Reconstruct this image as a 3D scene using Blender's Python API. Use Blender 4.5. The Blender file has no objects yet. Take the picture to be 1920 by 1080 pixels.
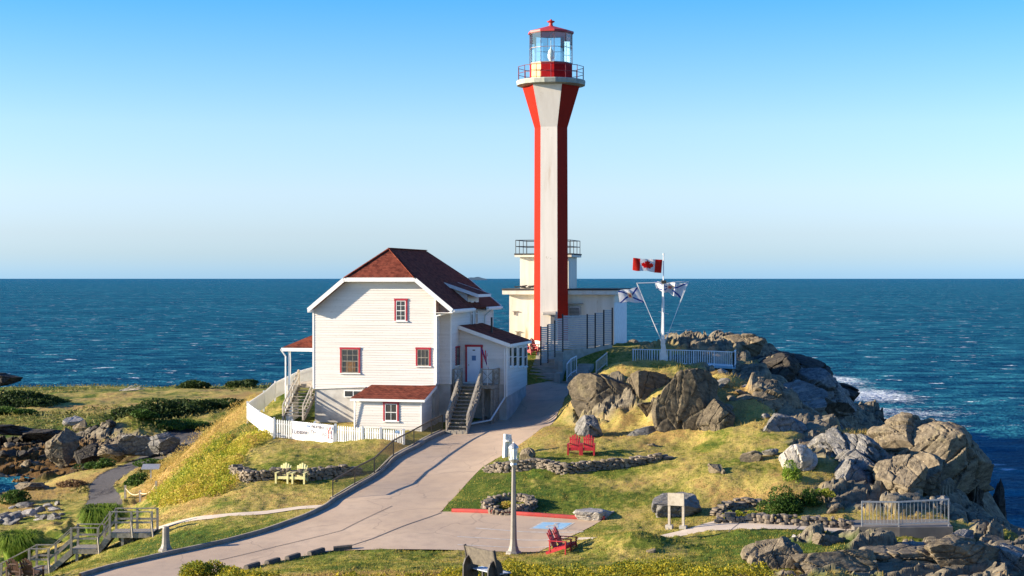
import bpy, math, random
import numpy as np
from mathutils import Vector, Matrix
from math import sin, cos, pi, radians
rnd = random.Random(7)
SC = bpy.context.scene
COL = SC.collection
# ---------------------------------------------------------------- camera, sky, sun, exposure
FPX, CXP, HYP, HC = 3000.0, 960.0, 521.5, 17.0      # focal length in photo pixels, horizon row, camera height above the sea
cam_d = bpy.data.cameras.new('camera'); cam = bpy.data.objects.new('camera', cam_d); COL.objects.link(cam)
cam.location = (0, 0, HC); cam.rotation_euler = (pi/2, 0, 0)
cam_d.sensor_width = 36; cam_d.lens = 36*FPX/1920; cam_d.shift_y = -(540-HYP)/1920
cam_d.clip_start = 0.5; cam_d.clip_end = 60000
SC.camera = cam
SUN_EL, SUN_AZ = radians(15.5), radians(264.0)       # azimuth clockwise from +Y (camera looks along +Y)
w = bpy.data.worlds.new('World'); SC.world = w; w.use_nodes = True
wn = w.node_tree; bg = wn.nodes['Background']
sky = wn.nodes.new('ShaderNodeTexSky'); sky.sky_type = 'NISHITA'; sky.sun_disc = False
sky.sun_elevation = SUN_EL; sky.sun_rotation = SUN_AZ
sky.altitude = 0; sky.air_density = 1.0; sky.dust_density = 0.6; sky.ozone_density = 2.0
# clear maritime air: the low-sun sky graded by elevation (less yellow haze at the horizon, deeper blue above)
_s = wn.nodes.new('ShaderNodeSeparateXYZ'); _tc = wn.nodes.new('ShaderNodeTexCoord')
wn.links.new(_tc.outputs['Generated'], _s.inputs[0]); _r = wn.nodes.new('ShaderNodeValToRGB'); _r.color_ramp.interpolation = 'EASE'
_st = [(0.0, (.43, .78, 1.65)), (.0138, (.48, .68, 1.22)), (.0272, (.51, .64, 1.06)), (.0538, (.58, .66, .96)), (.0938, (.54, .66, .86)), (.1338, (.37, .60, .84)), (.1725, (.20, .54, .84)), (.30, (.14, .38, .76)), (1.0, (.13, .37, .78))]
while len(_r.color_ramp.elements) < len(_st): _r.color_ramp.elements.new(.5)
for _i, (_p, _c) in enumerate(_st): _r.color_ramp.elements[_i].position = _p; _r.color_ramp.elements[_i].color = (_c[0]*.425, _c[1]*.425, _c[2]*.425, 1)
_r.color_ramp.interpolation = 'LINEAR'; wn.links.new(_s.outputs[2], _r.inputs[0])
_m = wn.nodes.new('ShaderNodeVectorMath'); _m.operation = 'MULTIPLY'; wn.links.new(sky.outputs[0], _m.inputs[0]); wn.links.new(_r.outputs[0], _m.inputs[1])
_k = wn.nodes.new('ShaderNodeVectorMath'); _k.operation = 'SCALE'; _k.inputs[3].default_value = 2.0; wn.links.new(_m.outputs[0], _k.inputs[0])
wn.links.new(_k.outputs[0], bg.inputs['Color']); bg.inputs['Strength'].default_value = 0.15
sl = bpy.data.lights.new('sun', 'SUN'); sun = bpy.data.objects.new('sun', sl); COL.objects.link(sun)
sl.energy = 5.0; sl.angle = radians(0.5); sl.color = (1.0, 0.86, 0.66)
d = Vector((sin(SUN_AZ)*cos(SUN_EL), cos(SUN_AZ)*cos(SUN_EL), sin(SUN_EL)))
sun.rotation_euler = d.to_track_quat('Z', 'Y').to_euler()
SC.view_settings.view_transform = 'Standard'; SC.view_settings.look = 'None'
SC.view_settings.exposure = 1.30; SC.view_settings.gamma = 1.0; SC.view_settings.use_curve_mapping = False
try: SC.cycles.max_bounces = 6; SC.cycles.transparent_max_bounces = 12
except Exception: pass

# ---------------------------------------------------------------- measuring helpers
def P(px, py, Y): return Vector(((px-CXP)/FPX*Y, Y, HC-(py-HYP)/FPX*Y))
def G(px, py, Z):
    Y = FPX*(HC-Z)/(py-HYP); return Vector(((px-CXP)/FPX*Y, Y, Z))
# ---------------------------------------------------------------- noise in numpy
def _h(ix, iy, s):
    n = (ix.astype(np.int64)*374761393 + iy.astype(np.int64)*668265263 + s*1442695041) & 0x7fffffff
    n = ((n ^ (n >> 13))*1274126177) & 0x7fffffff
    n = ((n ^ (n >> 16))*974634777) & 0x7fffffff
    return (n & 0xffffff)/float(0xffffff)
def vnoise(x, y, s=0):
    ix, iy = np.floor(x), np.floor(y); fx, fy = x-ix, y-iy
    fx = fx*fx*(3-2*fx); fy = fy*fy*(3-2*fy)
    a, b, c, e = _h(ix, iy, s), _h(ix+1, iy, s), _h(ix, iy+1, s), _h(ix+1, iy+1, s)
    return (a*(1-fx)+b*fx)*(1-fy)+(c*(1-fx)+e*fx)*fy
def fbm(x, y, s=0, o=4):
    t = 0; a = .5
    for i in range(o):
        t = t+a*(vnoise(x, y, s+i)-.5); x, y = x*2.03+3.1, y*2.03+7.7; a *= .5
    return t*2
def vor(x, y, s):
    """nearest jittered cell: per-cell randoms, offset from its centre, distance to the border"""
    ix, iy = np.floor(x), np.floor(y)
    d1 = np.full(x.shape, 1e9); d2 = d1.copy(); rx = np.zeros(x.shape); ry = rx.copy(); cx = rx.copy(); cy = rx.copy()
    for i in (-1, 0, 1):
        for j in (-1, 0, 1):
            gx, gy = ix+i, iy+j
            px, py = gx+_h(gx, gy, s), gy+_h(gx, gy, s+1)
            dd = (x-px)**2+(y-py)**2
            m = dd < d1
            d2 = np.where(m, d1, np.minimum(d2, dd)); d1 = np.where(m, dd, d1)
            cx = np.where(m, gx, cx); cy = np.where(m, gy, cy); rx = np.where(m, x-px, rx); ry = np.where(m, y-py, ry)
    return _h(cx, cy, s+2), _h(cx, cy, s+3), _h(cx, cy, s+4), rx, ry, np.sqrt(d2)-np.sqrt(d1)
def rockh(x, y):
    """tilted slabs with open joints, three sizes"""
    wx = x+.5*fbm(x*.35, y*.35, 11, 3); wy = y+.5*fbm(x*.35+9, y*.35, 12, 3)
    a = radians(28); u = wx*cos(a)+wy*sin(a); v = -wx*sin(a)+wy*cos(a)
    t = 0
    for (su, sv, A, B, C, s) in ((5.2, 2.9, .75, .30, .45, 21), (2.1, 1.1, .30, .36, .22, 31), (.8, .45, .10, .40, .08, 41)):
        r1, r2, r3, dx, dy, e = vor(u/su, v/sv, s)
        t = t+A*(r1-.5)+B*((r2-.25)*dx*su+(r3-.5)*dy*sv)-C*np.exp(-(e/.06)**2)
    return t+.22*fbm(x*.6, y*.6, 51, 4)

# ---------------------------------------------------------------- materials
MATS = {}
def nt(name):
    m = bpy.data.materials.new(name); m.use_nodes = True
    t = m.node_tree; b = t.nodes['Principled BSDF']; MATS[name] = m
    return m, t, b
def N(t, typ, **k):
    n = t.nodes.new(typ)
    for a, b in k.items():
        if a in n.inputs.keys() if isinstance(a, str) else False: n.inputs[a].default_value = b
        else: setattr(n, a, b)
    return n
def L(t, a, b): t.links.new(a, b)
def noise(t, vec, scale, detail=4, rough=.55):
    n = t.nodes.new('ShaderNodeTexNoise'); n.inputs['Scale'].default_value = scale; n.inputs['Detail'].default_value = detail
    n.inputs['Roughness'].default_value = rough; L(t, vec, n.inputs['Vector']); return n.outputs['Fac']
def ramp(t, fac, stops):
    r = t.nodes.new('ShaderNodeValToRGB'); e = r.color_ramp.elements
    while len(e) < len(stops): e.new(.5)
    for i, (p, c) in enumerate(stops): e[i].position = p; e[i].color = (c if len(c) == 4 else (*c, 1)) if not isinstance(c, float) else (c, c, c, 1)
    L(t, fac, r.inputs[0]); return r.outputs[0]
def mix(t, f, a, b, mode='MIX'):
    n = t.nodes.new('ShaderNodeMix'); n.data_type = 'RGBA'; n.blend_type = mode
    if isinstance(f, (int, float)): n.inputs[0].default_value = f
    else: L(t, f, n.inputs[0])
    for k, v in ((6, a), (7, b)):
        if isinstance(v, tuple): n.inputs[k].default_value = (*v, 1) if len(v) == 3 else v
        else: L(t, v, n.inputs[k])
    return n.outputs[2]
def mth(t, op, a, b=None, c=None):
    n = t.nodes.new('ShaderNodeMath'); n.operation = op
    for i, v in enumerate((a, b, c)):
        if v is None: continue
        if isinstance(v, (int, float)): n.inputs[i].default_value = v
        else: L(t, v, n.inputs[i])
    return n.outputs[0]
def bump(t, b, h, strength, dist):
    n = t.nodes.new('ShaderNodeBump'); n.inputs['Strength'].default_value = strength; n.inputs['Distance'].default_value = dist
    L(t, h, n.inputs['Height']); L(t, n.outputs[0], b.inputs['Normal']); return n
def coords(t, kind='Object'): return t.nodes.new('ShaderNodeTexCoord').outputs[kind]
def wpos(t): return t.nodes.new('ShaderNodeNewGeometry').outputs['Position']
def simple(name, c1, c2=None, scale=3.0, rough=.6, bs=0.0, bscale=20, bdist=.01, metal=0.0, lo=.35, hi=.65, spec=.5, wp=False, stretch=None, trans=0):
    m, t, b = nt(name); v = wpos(t) if wp else coords(t)
    if stretch:
        mp = t.nodes.new('ShaderNodeMapping'); mp.inputs['Scale'].default_value = stretch; L(t, v, mp.inputs[0]); v = mp.outputs[0]
    if c2: L(t, ramp(t, noise(t, v, scale), [(lo, c1), (hi, c2)]), b.inputs['Base Color'])
    else: b.inputs['Base Color'].default_value = (*c1, 1)
    b.inputs['Roughness'].default_value = rough; b.inputs['Metallic'].default_value = metal; b.inputs['Specular IOR Level'].default_value = spec
    if bs: bump(t, b, noise(t, v, bscale, 3), bs, bdist)
    return m
def two_sided(m, trans_col, f=.35):
    t = m.node_tree; b = t.nodes['Principled BSDF']; o = t.nodes['Material Output']
    tr = t.nodes.new('ShaderNodeBsdfTranslucent')
    src = b.inputs['Base Color'].links
    if src: L(t, src[0].from_socket, tr.inputs[0])
    else: tr.inputs[0].default_value = (*trans_col, 1)
    ms = t.nodes.new('ShaderNodeMixShader'); ms.inputs[0].default_value = f
    L(t, b.outputs[0], ms.inputs[1]); L(t, tr.outputs[0], ms.inputs[2]); L(t, ms.outputs[0], o.inputs[0])
    return m

white = simple('white_paint', (.78, .76, .72), (.70, .67, .62), 2.5, .55, .15, 30, .004)
white_w = simple('weathered_white_paint', (.74, .72, .66), (.45, .42, .36), 6, .7, .3, 40, .005, lo=.5, hi=.8)
trim = simple('white_trim', (.80, .79, .76), (.74, .72, .68), 3, .5)
redtrim = simple('red_trim', (.42, .012, .03), (.30, .010, .02), 8, .5)
glass = simple('window_glass', (.015, .018, .022), (.05, .04, .03), 1.2, .06, spec=.8)
found = simple('foundation_render', (.50, .48, .44), (.36, .34, .31), 1.6, .85, .3, 25, .008)
greywood = simple('grey_weathered_wood', (.34, .30, .24), (.20, .175, .14), 9, .85, .4, 40, .005, stretch=(1, 1, 1))
palewood = simple('pale_weathered_wood', (.52, .46, .37), (.36, .31, .24), 7, .85, .4, 40, .005)
darkwood = simple('dark_stained_wood', (.035, .032, .032), (.06, .05, .045), 8, .6, .2, 40, .004)
brownwood = simple('brown_stained_wood', (.10, .045, .03), (.06, .03, .02), 8, .6, .2, 40, .004)
boardwood = simple('bleached_board', (.15, .125, .095), (.09, .075, .06), 9, .8, .3, 40, .004)
redwood = simple('red_painted_wood', (.50, .022, .03), (.38, .018, .022), 6, .5, .1, 40, .003)
yellowwood = simple('pale_yellow_painted_wood', (.85, .78, .38), (.80, .70, .28), 6, .55)
darkmetal = simple('dark_metal', (.06, .055, .05), (.10, .08, .06), 10, .5, metal=.4)
blackmetal = simple('black_metal', (.012, .012, .016), None, rough=.45)
galv = simple('galvanised_metal', (.50, .50, .48), (.40, .40, .39), 8, .45, metal=.5)
concrete = simple('concrete', (.44, .40, .34), (.33, .30, .25), 2.5, .9, .3, 30, .006)
lampconc = simple('lamp_post_paint', (.25, .225, .19), (.19, .17, .145), 3, .6, .15, 30, .004)
redpaint_kerb = simple('red_kerb_paint', (.50, .05, .035), (.34, .05, .04), 3, .7, .2, 30, .004, wp=True)
mastwhite = simple('mast_paint', (.72, .72, .72), (.62, .62, .62), 6, .4)
slat_m = simple('slat_metal', (.34, .35, .37), (.28, .29, .31), 6, .45, metal=.3)
stone = simple('wall_stone', (.27, .215, .155), (.11, .09, .07), 2.2, .9, .7, 14, .02, wp=True)
rope_m = simple('rope', (.62, .50, .32), None, rough=.9)
tarp = simple('pale_blue_deck_paint', (.30, .45, .52), (.24, .38, .46), 5, .6)
bluepaint = simple('blue_bay_paint', (.22, .45, .62), (.34, .50, .60), 3, .7, wp=True)
linepaint = simple('worn_line_paint', (.60, .56, .48), (.42, .37, .32), 5, .8, wp=True)
tar = simple('tar_seam', (.10, .085, .08), (.15, .13, .115), 6, .8, wp=True)
fiber = simple('lens_glass', (.75, .80, .74), None, rough=.15)
glareyellow = simple('painted_sun_glare_yellow', (.72, .42, .13), (.62, .30, .07), 4, .5)  # sun glare on the red lantern wall, put into the colour

# clapboard: tint that changes board by board plus grain
def clap(name, c1, c2):
    m, t, b = nt(name); v = coords(t)
    mp = N(t, 'ShaderNodeMapping'); mp.inputs['Scale'].default_value = (.25, .25, 6.6); L(t, v, mp.inputs[0])
    f = noise(t, mp.outputs[0], 1.0, 3); g = noise(t, v, 9, 4)
    c = mix(t, ramp(t, f, [(.38, (0.,)*3), (.68, (1.,)*3)]), c1, c2)
    c = mix(t, ramp(t, g, [(.58, (0.,)*3), (.72, (.6,)*3)]), c, (.50, .44, .38))
    L(t, c, b.inputs['Base Color']); b.inputs['Roughness'].default_value = .6
    bump(t, b, g, .15, .004); return m
clapm = clap('white_clapboard', (.70, .655, .605), (.60, .555, .50))
# red asphalt shingles
def shingle(name, c1, c2):
    m, t, b = nt(name); v = coords(t)
    sx = N(t, 'ShaderNodeSeparateXYZ'); L(t, v, sx.inputs[0]); cx = N(t, 'ShaderNodeCombineXYZ')
    L(t, mth(t, 'ADD', sx.outputs[0], sx.outputs[1]), cx.inputs[0]); L(t, mth(t, 'MULTIPLY', sx.outputs[2], 1.3), cx.inputs[1])
    br = N(t, 'ShaderNodeTexBrick'); L(t, cx.outputs[0], br.inputs[0]); br.inputs['Scale'].default_value = 4.2
    br.inputs['Color1'].default_value = (*c1, 1); br.inputs['Color2'].default_value = (*c2, 1); br.inputs['Mortar'].default_value = (c1[0]*.3, c1[1]*.3, c1[2]*.3, 1)
    br.inputs['Mortar Size'].default_value = .035; br.inputs['Bias'].default_value = -.1; br.inputs['Brick Width'].default_value = .9; br.inputs['Row Height'].default_value = .55
    n = noise(t, v, 3.2, 4); c = mix(t, ramp(t, n, [(.4, (0.,)*3), (.7, (.6,)*3)]), br.outputs[0], (c2[0]*1.25, c2[1]*1.2, c2[2]*1.2))
    L(t, c, b.inputs['Base Color']); b.inputs['Roughness'].default_value = .95; b.inputs['Specular IOR Level'].default_value = .15
    bump(t, b, br.outputs['Fac'], -.5, .02); return m
shing = shingle('red_shingles', (.095, .020, .012), (.20, .052, .030))
# weathered tower paint
def tower(name, c1, c2, st, rust=.0):
    m, t, b = nt(name); v = coords(t)
    mp = N(t, 'ShaderNodeMapping'); mp.inputs['Scale'].default_value = (1, 1, .12); L(t, v, mp.inputs[0])
    f = noise(t, mp.outputs[0], 2.5, 5); c = mix(t, ramp(t, f, [(.42, (0.,)*3), (.75, (1.,)*3)]), c1, c2)
    g = noise(t, v, 2.2, 6, .7); c = mix(t, ramp(t, g, [(.66, (0.,)*3), (.70, (1.,)*3)]), c, st)
    if rust:
        h = noise(t, mp.outputs[0], 1.3, 6, .75); c = mix(t, ramp(t, h, [(.60, (0.,)*3), (.68, (rust,)*3)]), c, (.42, .22, .07))
    L(t, c, b.inputs['Base Color']); b.inputs['Roughness'].default_value = .7; b.inputs['Specular IOR Level'].default_value = .08; bump(t, b, g, .25, .02); return m
towhite = tower('tower_white_paint', (.76, .69, .60), (.68, .61, .52), (.54, .46, .36), .25)
blockwhite = tower('stained_white_render', (.74, .68, .57), (.62, .54, .42), (.48, .40, .29), .6)
towred = tower('tower_red_paint', (.36, .017, .006), (.31, .015, .006), (.30, .014, .008))
lanred = tower('lantern_red_paint', (.36, .008, .010), (.24, .007, .010), (.45, .22, .20))
flatroof = simple('flat_roof_felt', (.035, .033, .032), (.06, .055, .05), 4, .9)
asph = None
def asphalt():
    m, t, b = nt('pinkish_asphalt'); v = wpos(t)
    big = noise(t, v, .18, 5, .6); mid = noise(t, v, 1.6, 4); fine = noise(t, v, 24, 2)
    c = ramp(t, big, [(.3, (.43, .315, .215)), (.7, (.55, .415, .29))])
    c = mix(t, ramp(t, mid, [(.45, (0.,)*3), (.75, (.55,)*3)]), c, (.35, .265, .20))
    c = mix(t, ramp(t, fine, [(.3, (.25,)*3), (.5, (0.,)*3)]), c, (.24, .20, .165))
    vo = N(t, 'ShaderNodeTexVoronoi'); vo.feature = 'DISTANCE_TO_EDGE'; vo.inputs['Scale'].default_value = .22
    wv = N(t, 'ShaderNodeVectorMath', operation='ADD'); L(t, v, wv.inputs[0])
    nn = N(t, 'ShaderNodeTexNoise'); nn.inputs['Scale'].default_value = .5; L(t, v, nn.inputs['Vector']); ms = N(t, 'ShaderNodeVectorMath', operation='SCALE'); ms.inputs[3].default_value = 2.2
    L(t, nn.outputs['Color'], ms.inputs[0]); L(t, ms.outputs[0], wv.inputs[1]); L(t, wv.outputs[0], vo.inputs['Vector'])
    ck = ramp(t, vo.outputs['Distance'], [(.002, (.35,)*3), (.008, (0.,)*3)])
    c = mix(t, ck, c, (.14, .115, .10))
    L(t, c, b.inputs['Base Color']); b.inputs['Roughness'].default_value = .9; b.inputs['Specular IOR Level'].default_value = .2
    bump(t, b, fine, .3, .006); return m
asph = asphalt()
gravelm = simple('dark_gravel', (.10, .085, .075), (.055, .048, .043), 6, .95, .5, 18, .03, wp=True)
pathm = simple('path_concrete', (.66, .54, .40), (.54, .44, .33), 1.5, .9, .2, 20, .005, wp=True)

# ---------------------------------------------------------------- mesh helpers
class MB:
    def __init__(s): s.v = []; s.f = []; s.m = []; s.mi = 0
    def add(s, vs, fs):
        o = len(s.v); s.v += [tuple(p) for p in vs]; s.f += [tuple(i+o for i in f) for f in fs]; s.m += [s.mi]*len(fs); return s
    def box(s, a, b):
        x0, y0, z0 = a; x1, y1, z1 = b
        return s.add([(x0, y0, z0), (x1, y0, z0), (x1, y1, z0), (x0, y1, z0), (x0, y0, z1), (x1, y0, z1), (x1, y1, z1), (x0, y1, z1)],
                     [(0, 3, 2, 1), (4, 5, 6, 7), (0, 1, 5, 4), (1, 2, 6, 5), (2, 3, 7, 6), (3, 0, 4, 7)])
    def beam(s, p, q, wd, h, up=(0, 0, 1)):
        p, q = Vector(p), Vector(q); t = (q-p).normalized(); up = Vector(up)
        if abs(t.dot(up)) > .99: up = Vector((0, 1, 0))
        r = t.cross(up).normalized()*wd/2; u = r.cross(t).normalized()*h/2
        vs = [p-r-u, p+r-u, p+r+u, p-r+u, q-r-u, q+r-u, q+r+u, q-r+u]
        return s.add(vs, [(0, 1, 2, 3), (7, 6, 5, 4), (0, 4, 5, 1), (1, 5, 6, 2), (2, 6, 7, 3), (3, 7, 4, 0)])
    def cyl(s, p, q, r0, r1=None, n=10, caps=True):
        r1 = r0 if r1 is None else r1; p, q = Vector(p), Vector(q); t = (q-p).normalized()
        a = t.orthogonal().normalized(); b = t.cross(a); vs = []
        for c, r in ((p, r0), (q, r1)):
            vs += [c+a*(r*cos(2*pi*i/n))+b*(r*sin(2*pi*i/n)) for i in range(n)]
        fs = [(i, (i+1) % n, n+(i+1) % n, n+i) for i in range(n)]
        if caps: fs += [tuple(range(n))[::-1], tuple(range(n, 2*n))]
        return s.add(vs, fs)
    def lathe(s, prof, n=12, c=(0, 0, 0), a0=0.0, caps=True):
        vs = []; k = len(prof)
        for r, z in prof: vs += [(c[0]+r*cos(a0+2*pi*i/n), c[1]+r*sin(a0+2*pi*i/n), c[2]+z) for i in range(n)]
        fs = [(j*n+i, j*n+(i+1) % n, (j+1)*n+(i+1) % n, (j+1)*n+i) for j in range(k-1) for i in range(n)]
        if caps: fs += [tuple(range(n))[::-1], tuple(range((k-1)*n, k*n))]
        return s.add(vs, fs)
    def prism(s, poly, n):      # extrude a planar 3D polygon along vector n
        k = len(poly); n = Vector(n); vs = [Vector(p) for p in poly]+[Vector(p)+n for p in poly]
        return s.add(vs, [tuple(range(k))[::-1], tuple(range(k, 2*k))]+[(i, (i+1) % k, k+(i+1) % k, k+i) for i in range(k)])
    def build(s, name, mat, parent=None, smooth=False, off=(0, 0, 0), loc=None):
        me = bpy.data.meshes.new(name); ox, oy, oz = off
        me.from_pydata([(x-ox, y-oy, z-oz) for x, y, z in s.v], [], s.f); me.update()
        for m in (mat if isinstance(mat, (list, tuple)) else [mat]): me.materials.append(m)
        if any(s.m): me.polygons.foreach_set('material_index', s.m)
        if smooth: me.polygons.foreach_set('use_smooth', [True]*len(me.polygons))
        o = bpy.data.objects.new(name, me); COL.objects.link(o)
        if parent: o.parent = parent
        if loc: o.location = loc
        return o
def fix_normals(o):
    import bmesh
    b = bmesh.new(); b.from_mesh(o.data); bmesh.ops.recalc_face_normals(b, faces=b.faces); b.to_mesh(o.data); b.free(); return o
def tag(o, label=None, cat=None, group=None, kind=None):
    if label: o['label'] = label
    if cat: o['category'] = cat
    if group: o['group'] = group
    if kind: o['kind'] = kind
    return o
def empty(name, loc, rz, label, cat, group=None):
    o = bpy.data.objects.new(name, None); COL.objects.link(o); o.location = loc; o.rotation_euler = (0, 0, rz); return tag(o, label, cat, group)
def copy_tree(o, parent=None):
    c = o.copy(); COL.objects.link(c); c.parent = parent
    for ch in list(o.children): copy_tree(ch, c)
    return c
def npmesh(name, V, F, mat, attrs=None, smooth=None, mi=None):
    me = bpy.data.meshes.new(name); V = np.asarray(V, np.float32); F = np.asarray(F, np.int32); k = F.shape[1]
    me.vertices.add(len(V)); me.vertices.foreach_set('co', V.ravel()); me.loops.add(F.size); me.loops.foreach_set('vertex_index', F.ravel())
    me.polygons.add(len(F)); me.polygons.foreach_set('loop_start', np.arange(0, F.size, k, dtype=np.int32)); me.polygons.foreach_set('loop_total', np.full(len(F), k, np.int32))
    me.update(calc_edges=True)
    for m in (mat if isinstance(mat, (list, tuple)) else [mat]): me.materials.append(m)
    for a, val in (attrs or {}).items():
        at = me.attributes.new(a, 'FLOAT', 'POINT'); at.data.foreach_set('value', np.asarray(val, np.float32).ravel())
    if smooth is not None: me.polygons.foreach_set('use_smooth', np.asarray(smooth, bool))
    if mi is not None: me.polygons.foreach_set('material_index', np.asarray(mi, np.int32))
    o = bpy.data.objects.new(name, me); COL.objects.link(o); return o
# ---------------------------------------------------------------- terrain
def pz(px, py, Z): g = G(px, py, Z); return (g.x, g.y, g.z)
def py_(px, py, Y): g = P(px, py, Y); return (g.x, g.y, g.z)
road_left = [pz(60, 1100, 4.7), pz(150, 1082, 4.9), pz(202, 1066, 5.0), pz(289, 1046, 5.15), pz(420, 1018, 5.4), pz(495, 998, 5.6), pz(573, 970, 5.9), pz(612, 951, 6.1), pz(625, 940, 6.2), pz(670, 913, 6.6), pz(739, 862, 7.2), pz(778, 840, 7.55), pz(800, 828, 7.72), pz(838, 811, 7.95), pz(900, 793, 8.25), pz(935, 768, 8.7), pz(955, 748, 9.3), pz(988, 724, 9.85)]
road_right = [pz(250, 1110, 4.85), pz(345, 1082, 4.95), pz(400, 1074, 5.0), pz(460, 1066, 5.1), pz(525, 1052, 5.2), pz(570, 1042, 5.3), pz(625, 1033, 5.4), pz(752, 985, 5.95), pz(828, 960, 6.2), pz(850, 935, 6.4), pz(905, 876, 7.15), pz(955, 848, 7.6), pz(1002, 815, 8.2), pz(1022, 798, 8.45), pz(1043, 785, 8.65), pz(1054, 768, 8.95), pz(1064, 745, 9.35), pz(1076, 719, 9.9)]
lot_left = [pz(625, 1033, 5.4), pz(690, 1008, 5.68), pz(752, 985, 5.95), pz(790, 972, 6.07), pz(828, 960, 6.2)]
lot_right = [pz(1010, 1036, 5.5), pz(1045, 1017, 5.7), pz(1080, 1002, 5.85), pz(1108, 988, 6.0), pz(1135, 974, 6.15)]
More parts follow.
